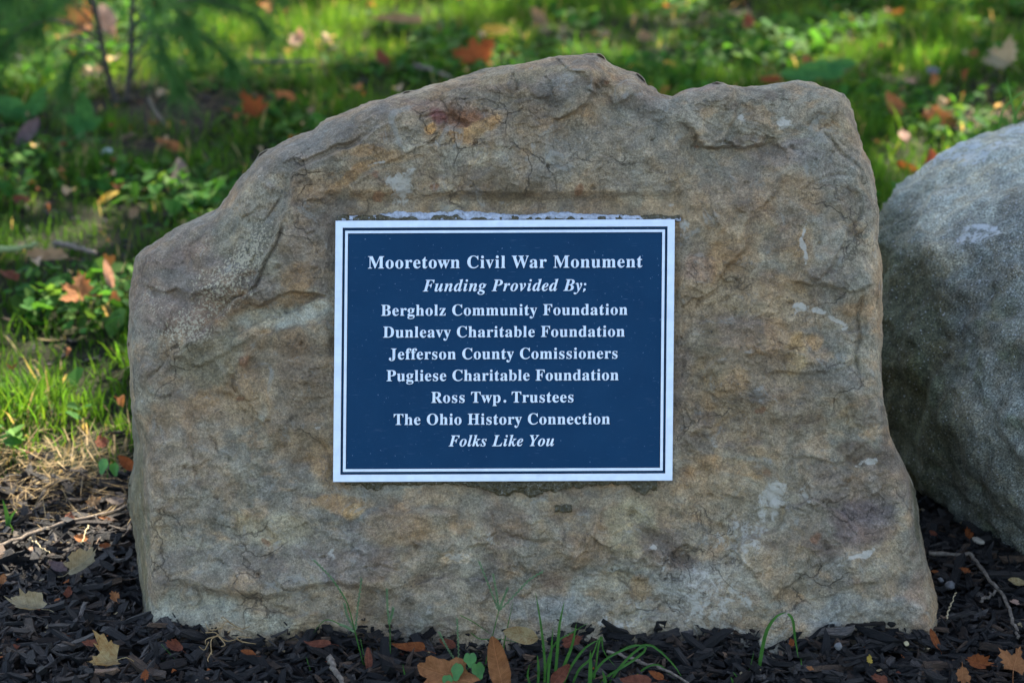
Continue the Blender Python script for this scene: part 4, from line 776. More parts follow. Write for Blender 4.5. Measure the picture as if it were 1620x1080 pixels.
# photo x, y, apparent width, shape, colour, yaw (deg), tilt towards the viewer (deg), curl, lift above ground, label
LV = [
 (140, 34, 66, 'maple', 'orange', 100, 40, .3, .06, 'large orange leaf lit by sun behind the left stem of the pine sapling'),
 (168, 30, 34, 'oval', 'pink', 20, 45, .2, .07, 'pale pinkish leaf glowing in sunlight right behind the left pine stem'),
 (476, 66, 30, 'maple', 'pink', 60, 40, .3, .05, 'small pink-tan leaf in bright grass, right of the pine sapling'),
 (285, 100, 16, 'frag', 'pink', 10, 30, .3, .05, 'tiny sunlit pale leaf scrap under the right pine branches'),
 (628, 34, 80, 'long', 'tan', 80, 25, .35, .05, 'long tan-brown leaf lying in weeds at the top, left of the yellow leaf'),
 (786, 50, 48, 'oval', 'yellow', 80, 25, .2, .05, 'plain yellow oval leaf above the big rust leaf'),
 (756, 95, 72, 'maple', 'rust', 15, 60, .25, .045, 'big rust-orange leaf standing right behind the crest of the plaque stone'),
 (604, 91, 22, 'oval', 'redbrown', 30, 50, .3, .04, 'small reddish brown leaf in the weeds left of the big rust leaf'),
 (402, 181, 52, 'maple', 'rust', -30, 55, .55, .04, 'curled rust-brown leaf standing up at the right side of the bare soil'),
 (447, 154, 42, 'oval', 'orange', 70, 30, .3, .05, 'dull orange oval leaf just above the curled rust-brown leaf'),
 (268, 230, 48, 'long', 'orange', 60, 30, .3, .03, 'orange-tan forked leaf on dark soil below the pine sapling'),
 (46, 210, 36, 'oval', 'purple', -30, 50, .3, .04, 'dusky purple-brown leaf at the left edge beside the broad-leaved weed'),
 (286, 274, 28, 'oval', 'grey', 10, 40, .3, .04, 'grey-brown leaf half sunk in grass below the forked orange leaf'),
 (172, 310, 30, 'long', 'yellow', -50, 40, .6, .045, 'yellow-tan curled leaf tip poking out of the left lawn'),
 (34, 316, 32, 'oval', 'redbrown', 70, 30, .3, .03, 'dark brown leaf near the left edge above the long green stick'),
 (212, 338, 20, 'frag', 'tan', 0, 30, .4, .03, 'small tan leaf scrap in shaded grass left of the stone shoulder'),
 (76, 409, 68, 'oval', 'tan', 85, 22, .3, .04, 'broad tan-brown leaf lying beside the twig in the left lawn'),
 (132, 466, 54, 'maple', 'orange', 70, 42, .35, .05, 'bright orange-tan leaf in the left lawn with its tip pointing left'),
 (172, 433, 18, 'long', 'pink', 15, 65, .4, .06, 'thin upright pinkish leaf above the bright orange-tan leaf'),
 (181, 472, 20, 'frag', 'orange', 0, 50, .3, .04, 'small orange leaf scrap touching the right of the bright orange-tan leaf'),
 (14, 436, 34, 'oval', 'redbrown', 60, 30, .3, .03, 'reddish brown leaf cut off by the left edge, below the broad tan leaf'),
 (200, 732, 28, 'oval', 'rust', 50, 45, .3, .03, 'red-orange leaf tucked against the left side of the plaque stone'),
 (160, 700, 22, 'frag', 'redbrown', 20, 30, .3, .02, 'dark red leaf scrap in grass left of the plaque stone'),
 (1056, 103, 30, 'oval', 'yellow', 75, 30, .2, .05, 'yellow leaf just right of the highest point of the plaque stone'),
 (1020, 58, 22, 'frag', 'tan', 40, 30, .3, .05, 'pale tan scrap above the yellow leaf right of the crest'),
 (852, 27, 26, 'oval', 'tan', 30, 40, .3, .05, 'pale tan leaf in the top grass above the crest of the stone'),
 (1218, 127, 36, 'oval', 'rust', 85, 25, .3, .05, 'rusty leaf peeking over the right shoulder of the plaque stone'),
 (1275, 98, 18, 'frag', 'orange', 0, 40, .3, .06, 'small glowing orange scrap left of the broad green leaf'),
 (1184, 36, 20, 'frag', 'redbrown', 0, 40, .3, .05, 'dark brown scrap in the grass at the top right of centre'),
 (1418, 172, 38, 'oval', 'orange', 30, 55, .5, .04, 'cupped orange leaf with a shadowed half, left of the star-shaped leaf'),
 (1492, 178, 62, 'maple', 'orange', 160, 55, .3, .05, 'large star-shaped orange-tan leaf in the right lawn'),
 (1592, 100, 66, 'maple', 'pale', 40, 35, .3, .06, 'big pale tan leaf at the right edge of the lawn'),
 (1474, 262, 26, 'oval', 'redbrown', 0, 60, .4, .04, 'dark red leaf standing just above the grey boulder'),
 (1434, 268, 32, 'oval', 'rust', 50, 40, .4, .03, 'brown leaf between the plaque stone and the dark red leaf'),
 (1402, 356, 28, 'long', 'orange', 85, 20, .2, .03, 'orange leaf edge seen in the gap between the two stones'),
 (1440, 130, 20, 'frag', 'pink', 85, 20, .2, .04, 'small pinkish scrap in the right lawn above the star-shaped leaf'),
 (1430, 215, 20, 'frag', 'pink', 5, 20, .2, .05, 'sunlit pinkish scrap below the cupped orange leaf'),
 (150, 797, 26, 'maple', 'tan', 20, 40, .3, .02, 'tan-orange leaf on the straw just above the long twig'),
 (182, 792, 30, 'oval', 'grey', 80, 25, .2, .02, 'grey-brown oval leaf beside the tan-orange leaf and the stone'),
 (165, 820, 20, 'long', 'orange', 70, 20, .3, .018, 'narrow orange leaf under the long twig near the stone'),
 (128, 852, 26, 'frag', 'orange', 60, 20, .4, .02, 'small orange torn leaf on mulch below the long twig'),
 (165, 863, 20, 'frag', 'rust', 80, 15, .3, .018, 'rusty flat scrap on mulch right of the orange torn leaf'),
 (110, 820, 15, 'frag', 'redbrown', 0, 25, .3, .018, 'red-brown scrap on mulch touching the long twig'),
 (130, 890, 50, 'frag', 'pale', -50, 40, .75, .03, 'pale grey-tan folded leaf on the left mulch'),
 (92, 896, 32, 'oval', 'purple', 60, 25, .3, .02, 'dull purplish leaf left of the pale folded leaf'),
 (44, 958, 68, 'frag', 'pale', 75, 30, .8, .028, 'large pale curled leaf near the left edge of the mulch'),
 (181, 943, 19, 'frag', 'orange', 30, 30, .4, .025, 'small bright orange scrap alone on mulch left of the stone'),
 (142, 1018, 27, 'frag', 'redbrown', 80, 22, .3, .02, 'red-brown leaf on mulch above the yellow curled leaf'),
 (182, 1044, 54, 'maple', 'mottled', 100, 35, .8, .028, 'yellowish curled lobed leaf at the bottom left'),
 (277, 1022, 30, 'frag', 'redbrown', 60, 35, .7, .024, 'brown-pink leaf on mulch at the foot of the stone, left of the roots'),
 (393, 1033, 25, 'oval', 'rust', 70, 25, .35, .022, 'rusty leaf on mulch right of the dried roots'),
 (230, 1068, 14, 'frag', 'rust', 10, 20, .3, .02, 'tiny rusty scrap right below the yellowish curled leaf'),
 (4, 916, 16, 'frag', 'orange', 0, 30, .3, .025, 'orange scrap cut off by the left edge of the mulch'),
 (108, 936, 14, 'frag', 'redbrown', 0, 30, .3, .02, 'dark red scrap below the dull purplish leaf'),
 (502, 1018, 44, 'long', 'redbrown', 88, 14, .3, .022, 'long dark red leaf at the foot of the stone left of the plaque'),
 (647, 1026, 54, 'long', 'rust', 82, 24, .7, .024, 'rust-brown leaf with a pale underside at the foot of the stone'),
 (708, 1017, 27, 'oval', 'redbrown', 60, 30, .3, .024, 'small brown leaf right of the rust-brown leaf at the stone foot'),
 (824, 1004, 56, 'oval', 'mottled', 78, 66, .6, .062, 'yellow leaf with brown edge leaning upright against the stone foot'),
 (905, 1013, 36, 'frag', 'redbrown', -60, 40, .35, .028, 'dull brown leaf right of the upright yellow leaf'),
 (706, 1068, 100, 'frag', 'orange', 70, 40, .25, .03, 'big flat orange-brown leaf at the bottom behind the clover seedling'),
 (788, 1052, 38, 'long', 'orange', 12, 78, .45, .045, 'tall pointed orange-brown leaf standing at the bottom centre'),
 (583, 1041, 13, 'long', 'redbrown', 5, 50, .3, .02, 'little dark brown leaf among the thin grass stalks'),
 (886, 1068, 32, 'oval', 'redbrown', -40, 50, .4, .03, 'dark red leaf behind the dense grass tuft at the bottom'),
 (1038, 1068, 24, 'oval', 'rust', 60, 35, .4, .025, 'round rusty leaf under the arching grass at the bottom'),
 (1006, 1078, 50, 'oval', 'redbrown', 85, 25, .3, .02, 'flat brown leaf below the round rusty leaf at the bottom edge'),
 (1252, 1015, 10, 'frag', 'rust', 10, 60, .3, .028, 'tiny red scrap at the stone foot beside the arching blade'),
 (1281, 1057, 13, 'frag', 'orange', 60, 30, .4, .022, 'tiny orange scrap on mulch right of the arching blade'),
 (1375, 1043, 11, 'frag', 'yellow', 0, 30, .4, .025, 'tiny yellow scrap on mulch in front of the stone'),
 (1392, 1074, 26, 'frag', 'redbrown', 70, 30, .3, .022, 'brown torn leaf at the bottom edge below the tiny yellow scrap'),
 (1478, 1010, 16, 'long', 'rust', 20, 50, .3, .022, 'narrow rusty leaf at the lower right corner of the stone'),
 (1547, 1048, 46, 'frag', 'rust', 75, 30, .6, .024, 'dull rust-brown leaf on mulch left of the lobed corner leaf'),
 (1604, 1056, 62, 'maple', 'orange', -20, 45, .25, .03, 'bright orange lobed leaf in the bottom right corner'),
 (1523, 1068, 24, 'frag', 'orange', 0, 40, .25, .022, 'rounded orange-pink scrap below the dull rust-brown leaf'),
 (1605, 953, 17, 'frag', 'pink', 70, 30, .3, .02, 'pinkish scrap right of the bent stick'),
 (1532, 844, 15, 'frag', 'rust', 0, 30, .3, .022, 'brown scrap under the grey boulder beside the tan chip'),
 (1608, 920, 26, 'oval', 'mottled', 70, 30, .25, .02, 'mottled tan leaf on mulch under the grey boulder at the right edge'),
 (1476, 843, 13, 'frag', 'redbrown', 40, 30, .25, .022, 'red-brown scrap between the two stones'),
 (1527, 902, 17, 'frag', 'rust', 60, 30, .25, .022, 'dark red scrap beside the bend of the stick'),
]
def size_at(p, px_): return px_/FPX*float(-(p-CAM)@EZ)
for k, (x, y, w_, kd, col, yaw, tl_, cu_, lift, lab) in enumerate(LV):
    g0 = on_plane(x, y, 0.0); zz = float(gz(np.array([g0[0]]), np.array([g0[1]]))[0])+lift+(.008 if y > 780 else 0); p = on_plane(x, y, zz)
    if 200 < x < 1480 and y > 990: p[1] = min(p[1], .005)
    o = make_leaf('fallen_leaf', kd, size_at(p, w_), LM[col], p, R(yaw), R(tl_*.0), 0, cu_, 900+k*7)
    Rm = Matrix.Rotation(R(tl_), 3, 'X') @ Matrix.Rotation(R(yaw), 3, 'Z') @ Matrix.Rotation(R(random.uniform(-12, 12)), 3, 'Y')
    o.rotation_euler = Rm.to_euler(); co = verts(o.data); bx_ = (co[:-33] @ np.array(Rm).T)[:, 0]
    o.scale = (size_at(p, w_)/(bx_.max()-bx_.min()),)*3
    tag(o, lab, 'leaf', 'fallen leaves in the grass' if y < 780 else 'fallen leaves on the mulch')

# ------------------------------------------------------------------ sticks
def stick(pts, rad, mat, label, lift=.02, name='twig', forks=()):
    P3 = []
    for x, y in pts:
        g0 = on_plane(x, y); P3.append(on_plane(x, y, float(gz(np.array([g0[0]]), np.array([g0[1]]))[0])+lift))
    P3 = smooth_path(P3, 9+3*len(pts)); P3 += rng.normal(0, .0009, P3.shape)
    base = P3[0].copy(); parts = [tube(P3, np.linspace(rad, rad*.6, len(P3)), 7, .08)]
    for a_, dx, dz, ln in forks:
        q_ = P3[int(a_*(len(P3)-1))]; parts.append(tube(smooth_path([q_, q_+np.array((dx, .3, dz))*ln*.5, q_+np.array((dx*1.1, .1, dz))*ln], 6), [rad*.55, rad*.5, rad*.45, rad*.4, rad*.3, rad*.2], 5))
    V_, F_ = merge(parts); o = obj(name, mesh_np(name, V_, F_, mat, smooth=True, loc=base), None, base); tag(o, label, 'twig'); return o
stick([(-40, 874), (0, 862), (60, 840), (110, 826), (165, 812), (212, 797)], .0034, M_twig, 'long grey twig running across the mulch from the left edge to the stone', .026, forks=[(.55, .3, .1, .03)])
stick([(1468, 875), (1530, 878), (1543, 886), (1570, 922), (1591, 950), (1603, 985), (1612, 1008)], .0031, M_twig, 'bent brown stick on the mulch below the grey boulder', .024)
stick([(1552, 950), (1566, 941), (1580, 932)], .0022, M_twig, 'short pale stick lying inside the bend of the brown stick', .024)
stick([(1496, 978), (1504, 958), (1512, 938)], .0011, M_straw, 'yellow pine needle on mulch beside the bent stick', .026, 'pine_needle')
stick([(960, 1028), (1010, 1046), (1050, 1058), (1090, 1080)], .0022, M_twig, 'thin grey stick under the arching grass at the bottom', .026)
stick([(522, 1040), (532, 1062), (546, 1090)], .0042, M_twig, 'stubby broken stick at the bottom left of centre', .03)
stick([(88, 384), (120, 392), (152, 401)], .0058, M_twig, 'short brown stick in the left lawn above the broad tan leaf', .05)
stick([(-20, 392), (22, 394), (40, 391), (60, 386)], .0065, twig_mat('green_stem', (.16, .2, .07), (.3, .34, .14)), 'thick pale green stem in grass at the left edge', .05)
stick([(655, 104), (680, 110), (712, 122)], .0062, M_twig, 'grey stick in the grass left of the big rust leaf', .04)
stick([(236, 155), (248, 180), (262, 196)], .0045, M_twig, 'dead stick on bare soil right of the pine stems', .03)
stick([(400, 98), (460, 98), (500, 96)], .005, M_twig, 'pale straight stick in the sunlit grass right of the pine', .05)
stick([(47, 850), (62, 862), (80, 874)], .0011, M_straw, 'bent straw stem on mulch under the long twig', .03, 'straw_stem')
stick([(140, 832), (134, 846), (130, 860)], .0011, M_straw, 'curved straw stem beside the orange torn leaf', .03, 'straw_stem')
# root tangle
ro = []; b0 = on_plane(345, 1012, .03)
r_ = np.random.default_rng(77)
for (x0, y0, x1, y1) in [(365, 985, 345, 1005), (345, 1005, 325, 1018), (345, 1005, 375, 1010), (345, 1005, 335, 1035), (365, 985, 395, 990), (375, 1010, 405, 1018), (330, 1015, 315, 1022), (352, 992, 325, 985), (335, 1030, 330, 1046), (360, 1000, 385, 1000), (345, 1005, 350, 1022), (325, 1000, 345, 1005), (365, 985, 350, 978), (375, 1010, 398, 1008)]:
    a_, b_ = on_plane(x0, y0, .034), on_plane(x1, y1, .030); m0 = (a_+b_)/2+r_.normal(0, .004, 3)
    ro.append(tube(smooth_path([a_, m0, b_], 8), np.linspace(.0008, .0004, 8), 4))
V_, F_ = merge(ro); tag(obj('root_tangle', mesh_np('root_tangle', V_, F_, twig_mat('root', (.20, .12, .05), (.36, .24, .11)), loc=b0), None, b0), 'tangle of thin tan roots on the mulch at the stone foot', 'roots')

# pebbles and bits
def pebble(x, y, w_, mat, label, sq=(1, .7, .6), name='pebble', lift=.012):
    g0 = on_plane(x, y); p = on_plane(x, y, float(gz(np.array([g0[0]]), np.array([g0[1]]))[0])+lift); s_ = size_at(p, w_)/2
    a_ = np.linspace(0, 2*math.pi, 18, endpoint=False); b_ = np.linspace(.1, math.pi-.1, 10); A_, B_ = np.meshgrid(a_, b_)
    n_ = np.stack([np.sin(B_)*np.cos(A_), np.sin(B_)*np.sin(A_), np.cos(B_)], -1).reshape(-1, 3)
    V_ = n_*(1+.22*fbm(n_+x, 1.4, 3, int(x)))[:, None]*np.array(sq)*s_
    i_ = np.arange(9)[:, None]*18; j_ = np.arange(18)[None]; Fq = np.stack([i_+j_, i_+18+j_, i_+18+(j_+1) % 18, i_+(j_+1) % 18], -1).reshape(-1, 4)
    caps = [np.arange(18)[None], (np.arange(18)+9*18)[::-1][None]]
    o = obj(name, mesh_np(name, V_, [Fq]+caps, mat, smooth=True), None, p); o.rotation_euler = (0, 0, x); tag(o, label, 'pebble'); return o
pebble(170, 240, 18, M_pebble, 'white pebble on dark soil left of the forked orange leaf', lift=.03)
pebble(1476, 112, 22, M_greyst, 'grey pebble in the right lawn left of the big pale leaf', lift=.05)
pebble(1439, 291, 12, M_pebble, 'tiny white pebble in grass by the grey boulder edge', lift=.04)
pebble(1503, 925, 22, M_greyst, 'dull grey pebble on mulch left of the bent stick', lift=.022)
pebble(1488, 917, 12, M_greyst, 'small grey pebble touching the larger one on the mulch', lift=.022)
pebble(1548, 855, 22, twig_mat('tan_chip', (.3, .24, .17), (.5, .42, .32)), 'pale tan wood chip on the mulch under the grey boulder', (1, .55, .4), 'wood_chip', .024)
pebble(1434, 1017, 13, twig_mat('yellow_chip', (.32, .26, .14), (.5, .42, .24)), 'small yellowish wood chip at the right foot of the plaque stone', (1, .6, .4), 'wood_chip', .026)
pebble(1326, 1022, 12, M_greyst, 'dark round berry on mulch at the stone foot', (1, 1, 1), 'berry', .028)

# ------------------------------------------------------------------ foreground plants
t = NT('young_grass'); c = t.ramp(t.noise(40, 3, .6), [(.3, (.035, .12, .02)), (.7, (.085, .22, .04))]); t.set(color=c, rough=.45, spec=.35); M_fg = t.translucent(t.mix(1, c, (1.5, 1.3, .7), 'MULTIPLY'), .4)
t = NT('seed_stalk'); c = t.ramp(t.noise(120, 3, .6), [(.3, (.06, .12, .04)), (.7, (.16, .22, .09))]); M_stalk = t.set(color=c, rough=.6)
def ribbon(pts, w_, y0, y1=None, cup=.25):
    P_ = smooth_path([np.append(q_, 0) for q_ in np.array(pts, float)], 14)[:, :2]; yp = np.linspace(y0, y0 if y1 is None else y1, 14)
    C3 = on_wall(P_[:, 0], P_[:, 1], yp); T_ = np.gradient(C3, axis=0); T_ /= np.linalg.norm(T_, axis=1)[:, None]
    S_ = np.cross(T_, np.array((0, -1., .2))); S_ /= np.linalg.norm(S_, axis=1)[:, None]+1e-9; Nn = np.cross(S_, T_)
    s_ = np.linspace(0, 1, 14); pr = np.minimum(1, .5+3*s_)*np.clip(1.15*(1-s_**3), .05, 1)*w_/2
    V_ = np.stack([C3-S_*pr[:, None], C3-Nn*pr[:, None]*cup, C3+S_*pr[:, None]], 1).reshape(-1, 3)
    Q_ = np.concatenate([[(3*k, 3*k+1, 3*k+4, 3*k+3), (3*k+1, 3*k+2, 3*k+5, 3*k+4)] for k in range(13)]); return V_, Q_, np.zeros((0, 3), int)
def plant(name, label, cat, base_px, parts):
    b_ = on_wall(base_px[0], base_px[1], base_px[2]); b_[2] = 0; e = empty(name, b_); tag(e, label, cat)
    for nm, V_, F_, mat in parts: obj(nm, mesh_np(nm, V_, F_, mat, smooth=True, loc=b_), e)
    return e
def blade(pts, w_, y0, y1=None): V_, Q_, T_ = ribbon(pts, w_, y0, y1); return ('blade', V_, Q_, M_fg)
def stalk(pts, r0, y0, r1=None, mat=None):
    P_ = smooth_path([np.append(q_, 0) for q_ in np.array(pts, float)], 12)[:, :2]; V_, Q_, T_ = tube(on_wall(P_[:, 0], P_[:, 1], y0+0*P_[:, 0]), np.linspace(r0, r1 or r0*.5, 12), 5)
    return ('stalk', V_, [Q_, T_], mat or M_fg)
def seedspike(pts, y0, r0=.0009):
    P_ = smooth_path([np.append(q_, 0) for q_ in np.array(pts, float)], 30)[:, :2]; C3 = on_wall(P_[:, 0], P_[:, 1], y0+0*P_[:, 0]); ps = [tube(C3, r0*.6, 4)]
    for k in range(1, 29):
        q_ = C3[k]; d_ = C3[k]-C3[k-1]; d_ = d_/np.linalg.norm(d_); sd_ = np.cross(d_, (0, -1, .2))*(1 if k % 2 else -1)
        ps.append(tube(np.array([q_, q_+d_*.0018+sd_*.0010, q_+d_*.0036+sd_*.0007]), [.0003, .0007, .0001], 4))
    V_, F_ = merge(ps); return ('seed_spike', V_, F_, M_stalk)
plant('crabgrass', 'tall crabgrass with three spread seed fingers in front of the stone centre', 'grass plant', (765, 1085, -.06),
      [stalk([(760, 1100), (768, 1050), (778, 1010), (789, 966)], .0009, -.06), seedspike([(789, 966), (775, 930), (758, 888)], -.06), seedspike([(789, 966), (786, 940), (780, 908)], -.06), seedspike([(789, 966), (815, 940), (836, 918), (858, 904)], -.06), seedspike([(789, 966), (795, 950), (803, 930)], -.06, .0006),
       blade([(775, 1095), (790, 1060), (800, 1005), (812, 950)], .0016, -.05), blade([(745, 1000), (760, 1010), (790, 1010), (830, 1018)], .0012, -.05), blade([(727, 972), (750, 984), (780, 1005)], .0010, -.05)])
plant('crabgrass', 'thin leaning grass stalks with seed spikes left of the plaque bottom corner', 'grass plant', (580, 1085, -.05),
      [stalk([(592, 1095), (575, 1050), (562, 1000), (548, 950), (525, 915)], .001, -.05), seedspike([(548, 950), (525, 915), (497, 886)], -.05), seedspike([(562, 998), (566, 960), (572, 915)], -.05), seedspike([(562, 1000), (550, 992), (540, 988)], -.05),
       blade([(560, 1000), (540, 988), (515, 980), (495, 1002)], .0012, -.05), stalk([(585, 1100), (578, 1050), (570, 1010)], .0009, -.05), seedspike([(562, 996), (550, 975), (545, 955)], -.05, .0006)])
plant('crabgrass', 'single upright grass stalk with a double spike right of the leaning stalks', 'grass plant', (618, 1085, -.05),
      [stalk([(622, 1095), (618, 1050), (617, 1000), (616, 985)], .0009, -.05), seedspike([(616, 990), (613, 960), (612, 932)], -.05), seedspike([(616, 985), (620, 972), (622, 962)], -.05)])
plant('crabgrass', 'short seeding stalks rising between the orange leaf and the stalk pair', 'grass plant', (725, 1060, -.05),
      [seedspike([(726, 1060), (725, 1020), (723, 978)], -.05), seedspike([(724, 1050), (708, 1025), (695, 1000)], -.05), blade([(638, 1080), (641, 1062), (637, 1050)], .002, -.08), blade([(645, 1095), (641, 1070), (637, 1052)], .002, -.09)])
plant('grass_tuft', 'dense bright green grass tuft at the bottom right of centre', 'grass plant', (870, 1090, -.10),
      [blade(p_, w_, y_) for p_, w_, y_ in [
        ([(860, 1100), (862, 1050), (856, 990), (847, 935)], .0028, -.10), ([(875, 1100), (880, 1050), (885, 990), (893, 950)], .0034, -.11), ([(866, 1100), (868, 1060), (872, 1030), (875, 990)], .003, -.12), ([(880, 1100), (890, 1060), (905, 1020), (912, 985)], .0038, -.1),
        ([(850, 1100), (852, 1060), (850, 1035)], .003, -.1), ([(885, 1100), (900, 1060), (925, 1025), (950, 1010)], .003, -.1), ([(845, 1098), (835, 1070), (838, 1050)], .0022, -.1), ([(870, 1095), (862, 1070), (876, 1020), (905, 1000), (930, 985)], .002, -.09)]])
plant('grass_tuft', 'fan of grass blades arching to the right along the bottom of the stone', 'grass plant', (960, 1090, -.09),
      [blade(p_, w_, y_) for p_, w_, y_ in [
        ([(900, 1100), (915, 1060), (935, 1040), (948, 1005)], .0028, -.1), ([(955, 1100), (975, 1062), (1005, 1030), (1030, 1020), (1065, 1050), (1085, 1082)], .0030, -.09), ([(930, 1100), (960, 1070), (1000, 1045), (1022, 1025), (1000, 1020), (970, 1034)], .0030, -.09),
        ([(935, 1100), (942, 1060), (947, 1020), (952, 1006), (955, 1030), (975, 1055)], .0022, -.09), ([(920, 1100), (950, 1050), (985, 1028), (1020, 1018)], .0028, -.10), ([(985, 1098), (1015, 1060), (1045, 1052), (1075, 1085)], .0024, -.08), ([(932, 1095), (934, 1060), (934, 1028)], .0045, -.11), ([(950, 1100), (957, 1078), (953, 1060)], .004, -.11)]])
plant('grass_tuft', 'single tall blade bent over at the top in front of the stone right side', 'grass plant', (1205, 1090, -.07),
      [blade(p_, w_, y_) for p_, w_, y_ in [([(1196, 1100), (1202, 1050), (1212, 1000), (1228, 975), (1244, 968)], .0042, -.07), ([(1246, 970), (1254, 980), (1258, 1010), (1263, 1040)], .003, -.07), ([(1268, 1100), (1269, 1070), (1267, 1040)], .0026, -.07),
        ([(1180, 1100), (1172, 1080), (1160, 1062)], .003, -.09), ([(1170, 1100), (1185, 1060), (1193, 1030)], .0012, -.07), ([(1165, 1100), (1160, 1080), (1156, 1070)], .0024, -.1)]])
plant('grass_tuft', 'few short green blades at the bottom left near the yellowish curled leaf', 'grass plant', (290, 1090, -.06),
      [stalk([(322, 1090), (296, 1062), (270, 1048), (255, 1044)], .0006, -.06), stalk([(296, 1062), (275, 1040), (255, 1018)], .0006, -.06), stalk([(300, 1066), (260, 1068), (218, 1074)], .0006, -.06), blade([(500, 1100), (494, 1070), (484, 1038)], .0022, -.06), blade([(0, 1100), (10, 1070), (15, 1050)], .0001, -.06)])
plant('grass_tuft', 'upright grass blades at the left edge standing on the mulch', 'grass plant', (10, 870, .30),
      [blade(p_, w_, y_) for p_, w_, y_ in [([(14, 880), (14, 840), (10, 810), (4, 790)], .0065, .30), ([(10, 880), (8, 850), (16, 820), (27, 805)], .005, .30), ([(18, 880), (22, 850), (16, 828)], .006, .29), ([(0, 880), (-4, 850), (-10, 800)], .006, .30)]])
plant('grass_tuft', 'pale blades rising in front of the right lawn above the boulder', 'grass plant', (1605, 190, .9),
      [blade(p_, w_, .9) for p_, w_ in [([(1600, 215), (1608, 180), (1630, 140)], .004), ([(1612, 210), (1598, 150), (1592, 122)], .003), ([(1580, 215), (1590, 170), (1640, 130)], .003)]])
# clover seedling
def round_leaf(x, y, w_, y0, nrm=(.1, -.8, .6), asp=1.15):
    c_ = on_wall(x, y, y0); s_ = size_at(c_, w_)/2; n_ = np.array(nrm, float); n_ /= np.linalg.norm(n_); a_ = np.cross(n_, (0, 0, 1.)); a_ /= np.linalg.norm(a_); b_ = np.cross(a_, n_)
    th_ = np.arange(20)/20*2*math.pi; rr_ = s_*(1-.22*np.exp(-((th_-math.pi/2)/.3)**2)-.3*np.exp(-((np.abs(th_-math.pi/2-math.pi)-.95)/.5)**2))*(1+.05*np.sin(th_*5+x))
    ring = c_+np.outer(np.cos(th_)*rr_, a_)+np.outer(np.sin(th_)*rr_*asp, b_); inner = c_+(ring-c_)*.5-n_*s_*.12; V_ = np.concatenate([[c_-n_*s_*.18], inner, ring]); k = np.arange(20)
    return ('leaflet', V_, [np.stack([1+k, 21+k, 21+(k+1) % 20, 1+(k+1) % 20], 1), np.stack([0*k, 1+k, 1+(k+1) % 20], 1)], M_cl)
t = NT('clover'); c = t.ramp(t.noise(90, 3, .6), [(.3, (.035, .13, .018)), (.7, (.075, .22, .035))]); t.set(color=c, rough=.45); M_cl = t.translucent(c, .35)
plant('clover_seedling', 'small bright clover seedling with round leaves at the bottom centre', 'seedling', (738, 1090, -.11),
      [stalk([(736, 1100), (738, 1070), (742, 1048)], .0008, -.105), round_leaf(744, 1043, 22, -.11), round_leaf(723, 1062, 21, -.115, (-.3, -.8, .5), 1.5), round_leaf(757, 1060, 24, -.115, (.4, -.7, .5), 1.2), round_leaf(708, 1076, 18, -.12), round_leaf(737, 1078, 20, -.12, (0, -.6, .7), .8)])
plant('weed_seedling', 'pair of small rounded leaves at the edge of the grass near the stone', 'seedling', (170, 745, .42), [stalk([(170, 757), (170, 745), (168, 738)], .001, .42), round_leaf(163, 737, 18, .42, (-.3, -.8, .5), 1.6), round_leaf(181, 742, 16, .42, (.3, -.8, .5), 1.5)])
plant('weed_seedling', 'greyish two-leaved seedling in the grass at the left edge', 'seedling', (10, 695, .55), [stalk([(10, 712), (10, 700), (10, 694)], .001, .55), round_leaf(5, 693, 18, .55, (-.3, -.7, .7), 1.), round_leaf(17, 690, 16, .55, (.3, -.7, .7), 1.)])
# broad-leaved weeds further back
def broad(x, y, w_, ln, yaw, tl_, y0, mat='green'):
    return x, y, w_, ln, yaw, tl_, y0
def broadweed(label, base, leaves, wall):
    b_ = on_wall(base[0], base[1], wall); e = empty('broadleaf_weed', b_); tag(e, label, 'weed')
    for k, (x, y, w_, yaw, tl_) in enumerate(leaves):
        p = on_wall(x, y, wall-.01*k); o = make_leaf('leaf', 'oval', size_at(p, w_), LM['green'], p, 0, 0, 0, .15, 1500+k+int(x))
        o.rotation_euler = (Matrix.Rotation(R(tl_), 3, 'X') @ Matrix.Rotation(R(yaw), 3, 'Z')).to_euler(); o.parent = e; o.location = p-b_
        V_, Q_, T_ = tube(smooth_path([np.zeros(3), (p-b_)*.5+np.array((0, 0, .004)), p-b_], 6), .0016, 4); obj('stem', mesh_np('stem', V_, [Q_, T_], M_fg), e)
    return e
broadweed('broad-leaved bright green weed standing left of the pine stems', (128, 215), [(133, 175, 30, 8, 80), (115, 192, 22, 60, 60), (145, 197, 20, -60, 60), (108, 225, 26, 80, 40), (138, 228, 28, -80, 40), (125, 205, 18, 20, 60)], 2.25)
broadweed('weed with one broad bluish green leaf behind the right shoulder of the stone', (1290, 125), [(1333, 104, 26, -75, 35), (1300, 112, 36, 80, 45), (1262, 122, 30, 70, 30)], 2.6)
broadweed('low dark weed with rounded leaves at the far left above the purple leaf', (30, 190), [(10, 170, 40, 60, 40), (40, 180, 36, -60, 40), (60, 160, 28, -20, 50)], 2.4)

